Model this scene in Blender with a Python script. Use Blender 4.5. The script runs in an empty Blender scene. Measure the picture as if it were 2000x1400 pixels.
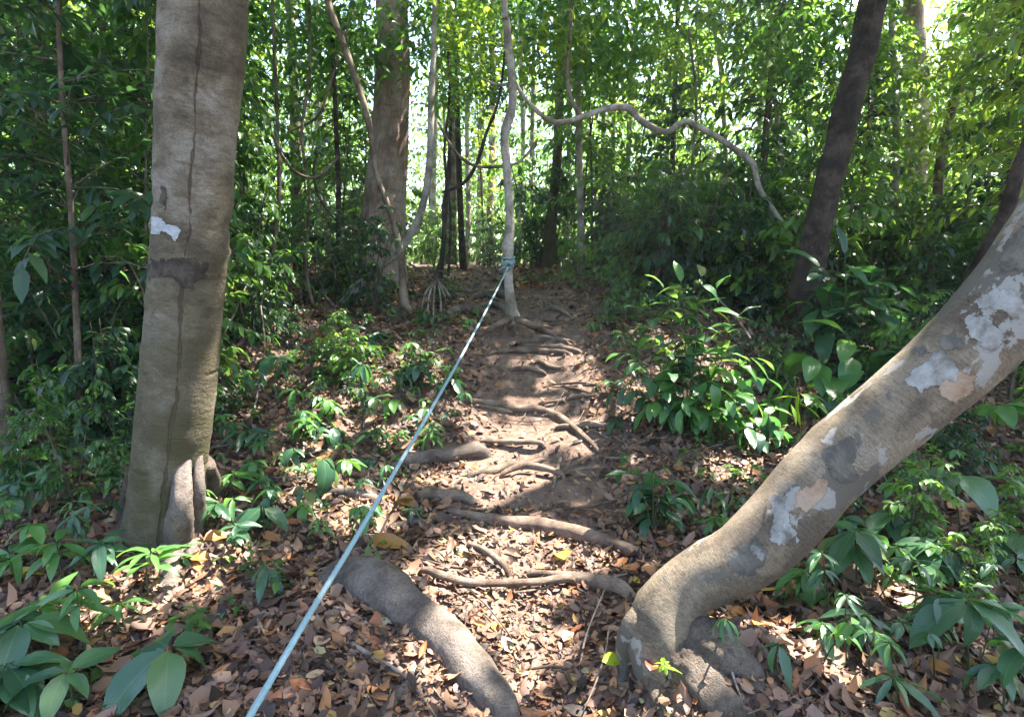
import bpy, math, random
import numpy as np
from mathutils import Vector, Matrix, noise
from mathutils.bvhtree import BVHTree
from mathutils.geometry import delaunay_2d_cdt

random.seed(7)
rng = np.random.default_rng(11)
scene = bpy.context.scene
COL = scene.collection

# ------------------------------------------------------------------ camera
def prow(px, py, depth, wpx):
    """a centre-line point: photo position, distance and apparent width"""
    return (P(px, py, depth), wpx * .5 * depth / FX)
FX, CX, CY = 1192.0, 1000.0, 700.0
PITCH = math.radians(8.0)
CAM = Vector((0.0, 0.0, 1.5))
cam_data = bpy.data.cameras.new('camera')
cam_data.sensor_width = 36.0
cam_data.lens = 36.0 * FX / 2000.0
cam_data.clip_start = 0.05
cam_data.clip_end = 500.0
cam = bpy.data.objects.new('camera', cam_data)
cam.location = CAM
cam.rotation_euler = (math.radians(90) - PITCH, 0, 0)
COL.objects.link(cam)
scene.camera = cam

# ------------------------------------------------------------------ light
TO_SUN = Vector((0.46, 0.30, 1.0)).normalized()
SUN_EL = math.asin(TO_SUN.z)
SUN_ROT = math.atan2(TO_SUN.x, TO_SUN.y)
world = bpy.data.worlds.new('World')
scene.world = world
world.use_nodes = True
wn = world.node_tree
wn.nodes.clear()
sky = wn.nodes.new('ShaderNodeTexSky')
sky.sky_type = 'NISHITA'
sky.sun_disc = False
sky.sun_elevation = SUN_EL
sky.sun_rotation = SUN_ROT
sky.dust_density = 2.0
bg = wn.nodes.new('ShaderNodeBackground')
bg.inputs['Strength'].default_value = 0.115
wo = wn.nodes.new('ShaderNodeOutputWorld')
wn.links.new(sky.outputs['Color'], bg.inputs['Color'])
wn.links.new(bg.outputs['Background'], wo.inputs['Surface'])
sun_data = bpy.data.lights.new('sun', 'SUN')
sun_data.energy = 5.0
sun_data.angle = math.radians(0.5)
sun_data.color = (1.0, 0.95, 0.87)
sun = bpy.data.objects.new('sun', sun_data)
sun.rotation_euler = TO_SUN.to_track_quat('Z', 'Y').to_euler()
sun.location = (20, 14, 40)
COL.objects.link(sun)
scene.view_settings.view_transform = 'Standard'
scene.view_settings.look = 'None'
scene.view_settings.gamma = 1.0
scene.view_settings.exposure = 2.95
scene.view_settings.use_curve_mapping = False
cy = scene.cycles
cy.use_denoising = True
cy.max_bounces = 10
cy.diffuse_bounces = 6
cy.glossy_bounces = 3
cy.transmission_bounces = 6
cy.transparent_max_bounces = 8
cy.sample_clamp_indirect = 8.0
cy.caustics_reflective = False
cy.caustics_refractive = False

# ------------------------------------------------------------------ terrain function
_PY = np.array([-60, -6, 0, 2, 3.4, 4.3, 5.0, 5.8, 6.5, 8.0, 9.0, 11, 16, 30, 60, 140.])
_PZ = np.array([-2.5, -.6, -.1, 0, .09, .25, .45, .74, .97, 1.24, 1.37, 1.47, 1.62, 2.0, 3.0, 6.0])
_TY = np.array([-10, 0, 3, 5, 6.5, 7.5, 8.5, 10, 14, 25, 60.])
_TX = np.array([0, 0, .06, .16, .30, .15, -.35, -.95, -1.5, -3.5, -9.])
def trail_x(y): return np.interp(y, _TY, _TX)
def G(x, y):
    x = np.asarray(x, float); y = np.asarray(y, float)
    z = sum(np.interp(y + d, _PY, _PZ) for d in (-.45, -.25, 0, .25, .45)) / 5.0
    d = (x - trail_x(y))
    near = np.clip((13 - y) / 3, 0, 1)
    z = z - near * 0.13 * np.exp(-(d / .55) ** 2)
    z = z + 0.055 * np.sin(1.3 * x + .7) * np.sin(1.1 * y + .3 * x) + 0.035 * np.sin(2.9 * x - 1.7 * y + 1.) \
        + 0.018 * np.sin(6.1 * x + 2 * np.sin(1.7 * y)) * np.sin(5.3 * y + x) + .008 * np.sin(13 * x + 3 * y) * np.sin(11 * y - 4 * x)
    # earth heaped round the foot of the leaning tree and of the broad trunk
    z = z + .19 * np.exp(-((x - .76) / .27) ** 2 - ((y - 2.10) / .27) ** 2) + .06 * np.exp(-((x + 1.75) / .4) ** 2 - ((y - 3.2) / .4) ** 2)
    # worn steps held by the roots across the trail
    st = np.clip((y - 3.6) / .6, 0, 1) * np.clip((8.2 - y) / .6, 0, 1) * np.exp(-(d / .6) ** 2)
    ph = (y * 1.55) % 1.0
    z = z + st * 0.07 * (np.where(ph < .8, ph / .8, (1 - ph) / .2) - .5) * -1.0
    z = z + 0.25 * np.clip((np.abs(x) - 3) / 6, 0, 1) ** 1.5 * np.sin(.6 * x + .35 * y)
    return z
def gz(x, y): return float(G(x, y))

_CF = Vector((0, math.cos(PITCH), -math.sin(PITCH)))
_CU = Vector((0, math.sin(PITCH), math.cos(PITCH)))
_CR = Vector((1, 0, 0))
def ray(px, py): return _CF + _CR * ((px - CX) / FX) + _CU * (-(py - CY) / FX)
def P(px, py, depth): return CAM + ray(px, py) * depth
def on_ground(px, py, lift=0.0, far=60):
    d = ray(px, py); t = 0.8
    while t < far:
        p = CAM + d * t
        if p.z < gz(p.x, p.y) + lift:
            lo, hi = t - .05 * max(1, t / 4), t
            for _ in range(16):
                m = (lo + hi) / 2; q = CAM + d * m
                if q.z < gz(q.x, q.y) + lift: hi = m
                else: lo = m
            return CAM + d * hi
        t += .05 * max(1, t / 4)
    return CAM + d * far
def depth_of(p): return (p - CAM).dot(_CF)
def px_of(p):
    r = p - CAM; dd = r.dot(_CF)
    return (CX + FX * r.x / dd, CY - FX * r.dot(_CU) / dd) if dd > .05 else (-9999, -9999)

# ------------------------------------------------------------------ materials
class NT:
    def __init__(s, name):
        s.m = bpy.data.materials.new(name); s.m.use_nodes = True
        s.t = s.m.node_tree; s.t.nodes.clear()
        s.out = s.n('ShaderNodeOutputMaterial')
    def n(s, typ, **kw):
        nd = s.t.nodes.new(typ)
        for k, v in kw.items(): setattr(nd, k, v)
        return nd
    def l(s, a, b): s.t.links.new(a, b)
    def noise(s, vec, scale, detail=4, rough=.55, dist=0.0):
        nd = s.n('ShaderNodeTexNoise'); nd.inputs['Scale'].default_value = scale
        nd.inputs['Detail'].default_value = detail; nd.inputs['Roughness'].default_value = rough
        nd.inputs['Distortion'].default_value = dist
        if vec is not None: s.l(vec, nd.inputs['Vector'])
        return nd.outputs['Fac']
    def ramp(s, fac, stops, interp='LINEAR'):
        nd = s.n('ShaderNodeValToRGB'); cr = nd.color_ramp; cr.interpolation = interp
        while len(cr.elements) < len(stops): cr.elements.new(.5)
        for e, (p, c) in zip(cr.elements, stops):
            e.position = p
            e.color = (*c, 1) if len(c) == 3 else c
        s.l(fac, nd.inputs['Fac'])
        return nd.outputs['Color']
    def mix(s, fac, a, b, blend='MIX'):
        nd = s.n('ShaderNodeMix'); nd.data_type = 'RGBA'; nd.blend_type = blend
        for sock, v in ((nd.inputs[0], fac), (nd.inputs[6], a), (nd.inputs[7], b)):
            if isinstance(v, (int, float)): sock.default_value = v
            elif isinstance(v, tuple): sock.default_value = (*v, 1)
            else: s.l(v, sock)
        return nd.outputs[2]
    def math(s, op, a, b=None, c=None):
        nd = s.n('ShaderNodeMath', operation=op)
        for i, v in enumerate((a, b, c)):
            if v is None: continue
            if isinstance(v, (int, float)): nd.inputs[i].default_value = v
            else: s.l(v, nd.inputs[i])
        return nd.outputs[0]
    def mapping(s, vec, scale):
        nd = s.n('ShaderNodeMapping'); nd.inputs['Scale'].default_value = scale
        s.l(vec, nd.inputs['Vector']); return nd.outputs['Vector']
    def bump(s, h, strength=.5, dist=.01, normal=None):
        nd = s.n('ShaderNodeBump'); nd.inputs['Strength'].default_value = strength
        nd.inputs['Distance'].default_value = dist
        s.l(h, nd.inputs['Height'])
        if normal is not None: s.l(normal, nd.inputs['Normal'])
        return nd.outputs['Normal']
    def bsdf(s, color, rough=.8, spec=.3, normal=None):
        b = s.n('ShaderNodeBsdfPrincipled')
        if isinstance(color, tuple): b.inputs['Base Color'].default_value = (*color, 1)
        else: s.l(color, b.inputs['Base Color'])
        if isinstance(rough, (int, float)): b.inputs['Roughness'].default_value = rough
        else: s.l(rough, b.inputs['Roughness'])
        b.inputs['Specular IOR Level'].default_value = spec
        if normal is not None: s.l(normal, b.inputs['Normal'])
        return b
    def done(s, sh): s.l(sh, s.out.inputs['Surface']); return s.m

def leaf_material(name, stops, transl, rough=.32, mixf=.44, single=False, spec=.5, veins=True):
    """green leaf: colour varies from leaf to leaf, light comes through it"""
    k = NT(name)
    if single:
        oi = k.n('ShaderNodeObjectInfo'); r = oi.outputs['Random']
    else:
        at = k.n('ShaderNodeAttribute'); at.attribute_name = 'rnd'; r = at.outputs['Fac']
    colr = k.ramp(r, stops)
    normal = None
    if single and veins:
        uv = k.n('ShaderNodeUVMap')
        sx = k.n('ShaderNodeSeparateXYZ'); k.l(uv.outputs['UV'], sx.inputs['Vector'])
        av = k.math('ABSOLUTE', k.math('SUBTRACT', sx.outputs['Y'], .5))
        ph = k.math('MULTIPLY', k.math('SUBTRACT', sx.outputs['X'], k.math('MULTIPLY', av, .55)), 62.0)
        sn = k.math('SINE', ph)
        h = k.math('POWER', k.math('ABSOLUTE', sn), .5)
        normal = k.bump(h, .28, .003)
        rib = k.math('SUBTRACT', 1.0, k.math('MINIMUM', k.math('MULTIPLY', av, 45.0), 1.0))
        tc = k.n('ShaderNodeTexCoord')
        bl = k.noise(tc.outputs['Object'], 5.0, 3)
        colr = k.mix(k.math('MULTIPLY', rib, .55), colr, (.14, .22, .07))
        colr = k.mix(k.math('MULTIPLY', bl, .35), colr, k.mix(1.0, colr, (.55, .7, .5), 'MULTIPLY'))
    b = k.bsdf(colr, rough, spec, normal)
    t = k.n('ShaderNodeBsdfTranslucent')
    tcol = k.mix(.6, k.mix(1.0, colr, (3.2, 3.0, 1.6), 'MULTIPLY'), transl)
    k.l(tcol, t.inputs['Color'])
    ms = k.n('ShaderNodeMixShader'); ms.inputs['Fac'].default_value = mixf
    k.l(b.outputs['BSDF'], ms.inputs[1]); k.l(t.outputs['BSDF'], ms.inputs[2])
    return k.done(ms.outputs['Shader'])

GREEN = [(0, (.022, .06, .022)), (.35, (.038, .098, .028)), (.7, (.062, .145, .03)), (.93, (.10, .19, .035)), (1, (.19, .23, .04))]
GREEN_L = [(0, (.04, .095, .024)), (.5, (.072, .155, .032)), (.9, (.125, .22, .04)), (1, (.23, .26, .05))]
GREEN_D = [(0, (.014, .038, .022)), (.6, (.026, .06, .032)), (.95, (.04, .085, .035)), (1, (.09, .12, .03))]
GREEN_Y = [(0, (.05, .10, .016)), (.5, (.095, .17, .022)), (.9, (.17, .24, .03)), (1, (.30, .28, .05))]
M = {}
M['leaf'] = leaf_material('tree_leaf', GREEN, (.16, .34, .04))
M['leaf_light'] = leaf_material('light_tree_leaf', GREEN_L, (.24, .42, .05))
M['leaf_dark'] = leaf_material('dark_tree_leaf', GREEN_D, (.09, .22, .05))
M['leaf_yellow'] = leaf_material('yellow_green_leaf', GREEN_Y, (.40, .55, .05))
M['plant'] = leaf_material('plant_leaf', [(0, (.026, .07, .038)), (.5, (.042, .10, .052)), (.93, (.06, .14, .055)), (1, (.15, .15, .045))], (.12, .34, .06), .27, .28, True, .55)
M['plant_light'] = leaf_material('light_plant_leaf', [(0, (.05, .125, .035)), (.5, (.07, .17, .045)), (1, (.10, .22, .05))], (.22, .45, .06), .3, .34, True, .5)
M['plant_young'] = leaf_material('young_leaf', [(0, (.14, .25, .02)), (1, (.24, .36, .03))], (.5, .65, .04), .4, .45, True, .45)

def litter_material(name, single):
    k = NT(name)
    if single:
        oi = k.n('ShaderNodeObjectInfo'); r = oi.outputs['Random']
    else:
        at = k.n('ShaderNodeAttribute'); at.attribute_name = 'rnd'; r = at.outputs['Fac']
    c = k.ramp(r, [(0, (.03, .019, .014)), (.18, (.075, .042, .028)), (.32, (.16, .088, .054)), (.45, (.27, .15, .086)),
                   (.57, (.11, .066, .046)), (.68, (.33, .205, .13)), (.78, (.21, .135, .108)), (.86, (.38, .19, .08)),
                   (.925, (.31, .11, .05)), (.96, (.43, .28, .07)), (.98, (.42, .31, .22)), (1, (.20, .22, .07))])
    tc = k.n('ShaderNodeTexCoord')
    n1 = k.noise(tc.outputs['Object'], 3.0 if single else 60.0, 4, .65)
    c = k.mix(k.math('MULTIPLY', n1, .7), c, k.mix(1.0, c, (.55, .48, .45), 'MULTIPLY'))
    n2 = k.noise(tc.outputs['Object'], 9.0 if single else 160.0, 3)
    b = k.bsdf(c, .55, .35, k.bump(n2, .4, .003))
    t = k.n('ShaderNodeBsdfTranslucent'); k.l(c, t.inputs['Color'])
    ms = k.n('ShaderNodeMixShader'); ms.inputs['Fac'].default_value = .15
    k.l(b.outputs['BSDF'], ms.inputs[1]); k.l(t.outputs['BSDF'], ms.inputs[2])
    return k.done(ms.outputs['Shader'])
M['litter'] = litter_material('leaf_litter', False)
M['fallen'] = litter_material('fallen_leaf', True)
def flat_leaf(name, c):
    k = NT(name); tc = k.n('ShaderNodeTexCoord')
    n = k.noise(tc.outputs['Object'], 5.0, 4)
    cc = k.mix(n, tuple(v * .7 for v in c), c)
    b = k.bsdf(cc, .45, .4, k.bump(n, .3, .004))
    t = k.n('ShaderNodeBsdfTranslucent'); k.l(cc, t.inputs['Color'])
    ms = k.n('ShaderNodeMixShader'); ms.inputs['Fac'].default_value = .3
    k.l(b.outputs['BSDF'], ms.inputs[1]); k.l(t.outputs['BSDF'], ms.inputs[2])
    return k.done(ms.outputs['Shader'])
M['fall_yellow'] = flat_leaf('yellow_fallen_leaf', (.55, .42, .05))
M['fall_lime'] = flat_leaf('lime_fallen_leaf', (.45, .55, .03))
M['fall_red'] = flat_leaf('red_fallen_leaf', (.33, .06, .03))
M['fall_amber'] = flat_leaf('amber_fallen_leaf', (.33, .17, .04))
M['fall_orange'] = flat_leaf('orange_fallen_leaf', (.52, .22, .06))
M['fall_tan'] = flat_leaf('tan_fallen_leaf', (.46, .31, .2))

def soil_material():
    k = NT('soil'); tc = k.n('ShaderNodeTexCoord'); o = tc.outputs['Object']
    a = k.noise(o, 1.6, 5); b_ = k.noise(o, 14.0, 6, .65); c_ = k.noise(o, 70.0, 4, .7)
    col = k.ramp(b_, [(.36, (.10, .068, .054)), (.5, (.185, .132, .106)), (.64, (.28, .215, .178))])
    col = k.mix(a, col, k.mix(1.0, col, (.8, .72, .66), 'MULTIPLY'))
    col = k.mix(k.math('MULTIPLY', c_, .5), col, (.09, .06, .045))
    vo = k.n('ShaderNodeTexVoronoi'); vo.inputs['Scale'].default_value = 22.0; k.l(o, vo.inputs['Vector'])
    far = k.ramp(vo.outputs['Distance'], [(0, (.26, .16, .1)), (.5, (.16, .10, .07)), (1, (.05, .035, .025))])
    col = k.mix(.35, col, far)
    h = k.math('ADD', k.math('MULTIPLY', b_, 1.0), k.math('MULTIPLY', c_, .5))
    return k.done(k.bsdf(col, .95, .15, k.bump(h, .8, .03)).outputs['BSDF'])
M['soil'] = soil_material()

def bark_material(name, base, dark, pale, scale=6.0, streak=(1, 1, .25), rings=0.0, bumpd=.01, moss=None, patches=None, crack=None, rough=.85, bstr=.6):
    """UV: x round the stem and y along it, both in metres."""
    k = NT(name)
    tc = k.n('ShaderNodeTexCoord'); o = tc.outputs['Object']
    uv = k.n('ShaderNodeUVMap').outputs['UV']
    n1 = k.noise(o, scale * .45, 5, .6, .3)
    mp = k.mapping(uv, streak)
    n2 = k.noise(mp, scale * 3, 6, .65)
    n3 = k.noise(o, scale * 9, 4, .6)
    col = k.ramp(n1, [(.40, dark), (.5, base), (.62, pale)])
    col = k.mix(k.math('MULTIPLY', n2, .75), col, k.mix(1.0, col, (.5, .46, .42), 'MULTIPLY'))
    n5 = k.noise(o, scale * 16, 5, .75)
    col = k.mix(.6, col, k.mix(1.0, col, k.ramp(n5, [(.35, (.45, .43, .4)), (.5, (1, 1, 1)), (.65, (1.25, 1.22, 1.2))]), 'MULTIPLY'))
    spots = k.ramp(k.noise(o, scale * 2.1, 3, .5), [(.66, (0, 0, 0)), (.72, (1, 1, 1))])
    col = k.mix(k.math('MULTIPLY', spots, .55), col, tuple(v * .55 for v in dark))
    n4 = k.ramp(k.noise(mp, scale * 1.3, 6, .7, .6), [(.36, (.60, .56, .52)), (.5, (.9, .88, .85)), (.64, (1.1, 1.08, 1.06))])
    col = k.mix(.85, col, k.mix(1.0, col, n4, 'MULTIPLY'))
    h = k.math('ADD', n2, k.math('MULTIPLY', n3, .5))
    if patches:
        pn = k.noise(o, patches[0], 6, .62, .15)
        pm = k.ramp(pn, [(patches[1], (0, 0, 0)), (patches[1] + .012, (1, 1, 1))])
        col = k.mix(pm, col, patches[2])
        pn2 = k.noise(k.mapping(o, (1.0, 1.3, .8)), patches[0] * 1.35, 5, .6, .2)
        pm2 = k.ramp(pn2, [(patches[3], (0, 0, 0)), (patches[3] + .02, (1, 1, 1))])
        col = k.mix(k.math('MULTIPLY', pm2, .85), col, patches[4])
        h = k.math('ADD', h, k.math('MULTIPLY', pm, .25))
    if rings:
        sx = k.n('ShaderNodeSeparateXYZ'); k.l(uv, sx.inputs['Vector'])
        wob = k.math('MULTIPLY', k.noise(o, 4.0, 3), .5)
        ph = k.math('ADD', k.math('MULTIPLY', sx.outputs['Y'], rings), k.math('MULTIPLY', wob, rings * .25))
        s = k.math('PINGPONG', ph, 1.0)
        line = k.math('SUBTRACT', 1.0, k.math('MINIMUM', k.math('MULTIPLY', s, 14.0), 1.0))
        lm = k.math('MULTIPLY', line, k.ramp(k.noise(o, 5.0, 2), [(.42, (0, 0, 0)), (.58, (1, 1, 1))]))
        col = k.mix(k.math('MULTIPLY', lm, .6), col, tuple(v * .4 for v in dark))
        h = k.math('SUBTRACT', h, k.math('MULTIPLY', lm, .8))
    if crack is not None:
        sx2 = k.n('ShaderNodeSeparateXYZ'); k.l(uv, sx2.inputs['Vector'])
        cb = k.n('ShaderNodeCombineXYZ'); k.l(sx2.outputs['Y'], cb.inputs['X'])
        w = k.math('MULTIPLY', k.math('SUBTRACT', k.noise(cb.outputs['Vector'], 1.7, 4, .6), .5), .11)
        dd = k.math('ABSOLUTE', k.math('SUBTRACT', k.math('SUBTRACT', sx2.outputs['X'], crack), w))
        wd = k.math('MAXIMUM', .0012, k.math('MULTIPLY', k.math('SUBTRACT', k.noise(o, 7.0, 4, .7), .36), .05))
        cm = k.math('SUBTRACT', 1.0, k.math('MINIMUM', k.math('DIVIDE', dd, wd), 1.0))
        cm2 = k.math('MINIMUM', k.math('MULTIPLY', cm, 2.0), 1.0)
        col = k.mix(k.math('MULTIPLY', cm2, .75), col, (.04, .024, .016))
        h = k.math('SUBTRACT', h, k.math('MULTIPLY', cm2, 1.2))
    if moss:
        sz = k.n('ShaderNodeSeparateXYZ'); k.l(uv, sz.inputs['Vector'])
        mz = k.math('SUBTRACT', moss[0], sz.outputs['Y'])
        mm = k.math('MULTIPLY', k.math('MAXIMUM', k.math('MINIMUM', k.math('MULTIPLY', mz, moss[1]), 1.0), 0.0),
                    k.ramp(k.noise(o, 5.0, 5), [(.3, (.25, .25, .25)), (.6, (1, 1, 1))]))
        col = k.mix(mm, col, moss[2])
    return k.done(k.bsdf(col, rough, .25, k.bump(h, bstr, bumpd)).outputs['BSDF'])

M['bark_grey'] = bark_material('smooth_grey_bark', (.175, .145, .10), (.10, .082, .056), (.265, .24, .195), 7, (1.2, 2.4, 1), rings=4, crack=.075,
                               moss=(1.9, .75, (.062, .054, .024)), bumpd=.014, bstr=.7)
M['bark_lean'] = bark_material('mottled_bark', (.255, .205, .145), (.15, .12, .088), (.34, .285, .215), 8, (2.5, 12, 1), rings=0,
                               patches=(4.2, .555, (.13, .112, .088), .60, (.33, .31, .275)), bumpd=.014, bstr=.7)
M['bark_mud'] = bark_material('muddy_root_bark', (.20, .16, .125), (.12, .09, .068), (.28, .23, .185), 12, (3, 3, 1), bumpd=.03, bstr=1.0)
M['bark_red'] = bark_material('reddish_ridged_bark', (.52, .385, .31), (.33, .225, .175), (.64, .53, .46), 5, (7, .9, 1), rings=12.0, bumpd=.05, bstr=.9)
M['bark_dark'] = bark_material('dark_rough_bark', (.075, .055, .045), (.04, .03, .024), (.125, .095, .078), 14, (3, 1.2, 1), bumpd=.03, bstr=.9)
M['bark_pale'] = bark_material('pale_bark', (.38, .35, .30), (.22, .195, .155), (.52, .49, .44), 9, (3, 2, 1), bumpd=.015)
M['bark_vine'] = bark_material('vine_bark', (.21, .155, .11), (.11, .08, .055), (.31, .245, .19), 12, (6, 1, 1), bumpd=.015)
M['bark_brown'] = bark_material('brown_bark', (.17, .13, .095), (.09, .068, .05), (.25, .20, .155), 10, (5, 1, 1), bumpd=.015)
M['root'] = bark_material('root_bark', (.215, .155, .115), (.12, .085, .063), (.31, .24, .185), 14, (7, 1.6, 1), bumpd=.015, bstr=.8)
M['root_grey'] = bark_material('grey_root_bark', (.175, .145, .122), (.105, .085, .07), (.24, .205, .18), 12, (3, 6, 1), bumpd=.014, bstr=.8)
M['twig'] = bark_material('twig_bark', (.26, .21, .165), (.14, .105, .08), (.40, .35, .3), 25, (8, 2, 1), bumpd=.003)
M['twig_dark'] = bark_material('dark_twig_bark', (.09, .065, .05), (.05, .036, .028), (.15, .11, .09), 25, (8, 2, 1), bumpd=.003)
M['stem'] = bark_material('green_stem', (.075, .09, .04), (.05, .05, .028), (.12, .13, .06), 25, (6, 2, 1), bumpd=.002)
def plain(name, c1, c2, sc, rough=.8):
    k = NT(name); tc = k.n('ShaderNodeTexCoord')
    n = k.noise(tc.outputs['Object'], sc, 5, .6)
    return k.done(k.bsdf(k.mix(n, c1, c2), rough, .3, k.bump(n, .4, .004)).outputs['BSDF'])
def crust(name, a, b_, c, sc, holes=1.9):
    k = NT(name); tc = k.n('ShaderNodeTexCoord'); o = tc.outputs['Object']
    n1 = k.noise(o, sc, 6, .65, .4); n2 = k.noise(o, sc * 4, 5, .65)
    col = k.ramp(n1, [(.36, a), (.48, b_), (.6, c)])
    col = k.mix(k.math('MULTIPLY', n2, .6), col, k.mix(1.0, col, (.5, .48, .45), 'MULTIPLY'))
    b = k.bsdf(col, .9, .2, k.bump(k.math('ADD', n1, k.math('MULTIPLY', n2, .6)), .8, .01))
    at = k.n('ShaderNodeAttribute'); at.attribute_name = 'edge'
    m1 = k.noise(o, 30.0, 6, .7, .6); m2 = k.noise(o, 9.0, 4, .6)
    e = k.math('ADD', at.outputs['Fac'], k.math('MULTIPLY', k.math('SUBTRACT', k.math('ADD', m1, m2), 1.0), holes))
    mask = k.ramp(e, [(.36, (0, 0, 0)), (.46, (1, 1, 1))])
    t = k.n('ShaderNodeBsdfTransparent'); ms = k.n('ShaderNodeMixShader')
    k.l(mask, ms.inputs['Fac']); k.l(t.outputs['BSDF'], ms.inputs[1]); k.l(b.outputs['BSDF'], ms.inputs[2])
    return k.done(ms.outputs['Shader'])
M['paint'] = crust('white_paint', (.27, .285, .285), (.35, .37, .37), (.42, .44, .44), 30, .35)
M['lichen'] = crust('white_lichen', (.15, .135, .112), (.255, .24, .215), (.345, .335, .31), 15)
M['stain'] = crust('dark_wet_stain', (.03, .024, .018), (.05, .04, .03), (.09, .072, .055), 16)
M['bare'] = crust('orange_bare_bark', (.22, .15, .095), (.32, .21, .135), (.37, .27, .19), 14)
M['flake'] = crust('dark_bark_flake', (.075, .066, .054), (.115, .102, .085), (.17, .15, .12), 14)
def rope_mat():
    k = NT('blue_rope_fibre'); tc = k.n('ShaderNodeTexCoord'); o = tc.outputs['Object']
    n = k.noise(o, 170, 4, .6); d = k.noise(o, 3.5, 5, .7); f = k.noise(k.mapping(k.n('ShaderNodeUVMap').outputs['UV'], (400, 60, 1)), 1, 3)
    c = k.mix(n, (.125, .215, .235), (.24, .345, .365))
    c = k.mix(k.ramp(d, [(.45, (0, 0, 0)), (.7, (.45, .45, .45))]), c, (.22, .24, .22))
    return k.done(k.bsdf(c, .85, .2, k.bump(k.math('ADD', n, f), .6, .002)).outputs['BSDF'])
M['rope'] = rope_mat()

# ------------------------------------------------------------------ object helpers
def link(o, parent=None):
    COL.objects.link(o)
    if parent is not None: o.parent = parent
    return o
def tag(o, label, cat, group=None):
    o['label'] = label; o['category'] = cat
    if group: o['group'] = group
    return o
def thing(name, loc, label, cat, group=None):
    o = bpy.data.objects.new(name, None); o.empty_display_size = .1
    o.location = loc; link(o)
    return tag(o, label, cat, group)
def mesh_obj(name, verts, faces, mat, parent=None, smooth=True, uvs=None, origin=None, attr=None):
    me = bpy.data.meshes.new(name)
    if origin is None: origin = parent.location if parent is not None else Vector((0, 0, 0))
    v = np.asarray([tuple(q) for q in verts], float) - np.array(tuple(origin))
    me.from_pydata(v.tolist(), [], faces)
    if uvs is not None:
        ul = me.uv_layers.new(name='UVMap')
        vi = np.empty(len(me.loops), int); me.loops.foreach_get('vertex_index', vi)
        ul.data.foreach_set('uv', np.asarray(uvs, float)[vi].ravel())
    if smooth: me.polygons.foreach_set('use_smooth', [True] * len(me.polygons))
    me.materials.append(mat)
    o = bpy.data.objects.new(name, me)
    if parent is None: o.location = origin
    return link(o, parent)

def catmull(pts, n):
    """resample control rows (any width) to n rows"""
    a = np.asarray(pts, float); k = len(a)
    if k == 2: return a[0] + (a[1] - a[0]) * np.linspace(0, 1, n)[:, None]
    ext = np.vstack([2 * a[0] - a[1], a, 2 * a[-1] - a[-2]])
    seg = np.linalg.norm(np.diff(a[:, :3], axis=0), axis=1); cum = np.concatenate([[0], np.cumsum(seg)])
    s = np.linspace(0, cum[-1], n); out = []
    for v in s:
        i = min(int(np.searchsorted(cum, v, 'right')) - 1, k - 2); t = (v - cum[i]) / max(seg[i], 1e-9)
        p0, p1, p2, p3 = ext[i:i + 4]
        out.append(.5 * (2 * p1 + (p2 - p0) * t + (2 * p0 - 5 * p1 + 4 * p2 - p3) * t * t + (3 * p1 - p0 - 3 * p2 + p3) * t ** 3))
    return np.array(out)

def tube_geo(rows, sides=10, n=None, wob=.06, wsc=6.0, rings=(), flutes=0, flute_amp=0., u0=None, lump=0.0, rough=0.0):
    """rows: (x,y,z,r); returns verts, faces, uvs. The seam looks away from the camera."""
    rows = np.asarray([(*r[0], r[1]) if len(r) == 2 else tuple(r) for r in rows], float)
    L = np.linalg.norm(np.diff(rows[:, :3], axis=0), axis=1).sum()
    if n is None: n = max(3, min(160, int(L / max(rows[:, 3].mean() * 1.1, .015))))
    R = catmull(rows, n); R[:, 3] = np.maximum(R[:, 3], .0008)
    T = np.gradient(R[:, :3], axis=0); T /= np.maximum(np.linalg.norm(T, axis=1), 1e-9)[:, None]
    ref = np.array([0, 1., 0]) if u0 is None else np.asarray(u0, float)
    if abs(T[0] @ ref) > .9: ref = np.array([0, 0, -1.])
    N = ref - T[0] * (T[0] @ ref); N /= np.linalg.norm(N)
    verts, uvs = [], []; vlen = 0.; off = random.random() * 50
    for i in range(n):
        if i:
            N = N - T[i] * (N @ T[i]); N /= np.linalg.norm(N); vlen += np.linalg.norm(R[i, :3] - R[i - 1, :3])
        B = np.cross(T[i], N)
        for j in range(sides + 1):
            a = 2 * math.pi * j / sides
            r = R[i, 3]; aa = a if j < sides else 0.
            if wob:
                q = Vector((math.cos(aa) * 1.3, math.sin(aa) * 1.3, vlen * wsc + off))
                r *= 1 + wob * noise.noise(q) * 1.6 + (lump * noise.noise(q * .35) if lump else 0)
            if rough:
                q = Vector((math.cos(aa) * r * 30, math.sin(aa) * r * 30, vlen * 26 + off)); r += R[i, 3] * rough * (noise.noise(q) + .6 * noise.noise(q * 2.3) + .35 * noise.noise(q * 5.1))
            if flutes: r *= 1 + flute_amp * (1 - vlen / (L * 1.2)) * math.cos(flutes * aa + .6 * math.sin(vlen * 1.3))
            for (rv, amp, tilt, w) in rings:
                dv = vlen - rv - tilt * math.sin(aa)
                r += amp * math.exp(-(dv / w) ** 2)
            p = R[i, :3] + (N * math.cos(a) + B * math.sin(a)) * r
            verts.append(p); uvs.append(((a - math.pi) * R[i, 3], vlen))
    faces = []; s1 = sides + 1
    for i in range(n - 1):
        for j in range(sides):
            faces.append((i * s1 + j, i * s1 + j + 1, (i + 1) * s1 + j + 1, (i + 1) * s1 + j))
    for end, row in ((0, 0), (n - 1, n - 1)):
        c = len(verts); verts.append(R[end, :3]); uvs.append((0, 0 if end == 0 else vlen))
        for j in range(sides):
            f = (c, row * s1 + j + 1, row * s1 + j)
            faces.append(f if end == 0 else f[::-1])
    return verts, faces, uvs
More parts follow.
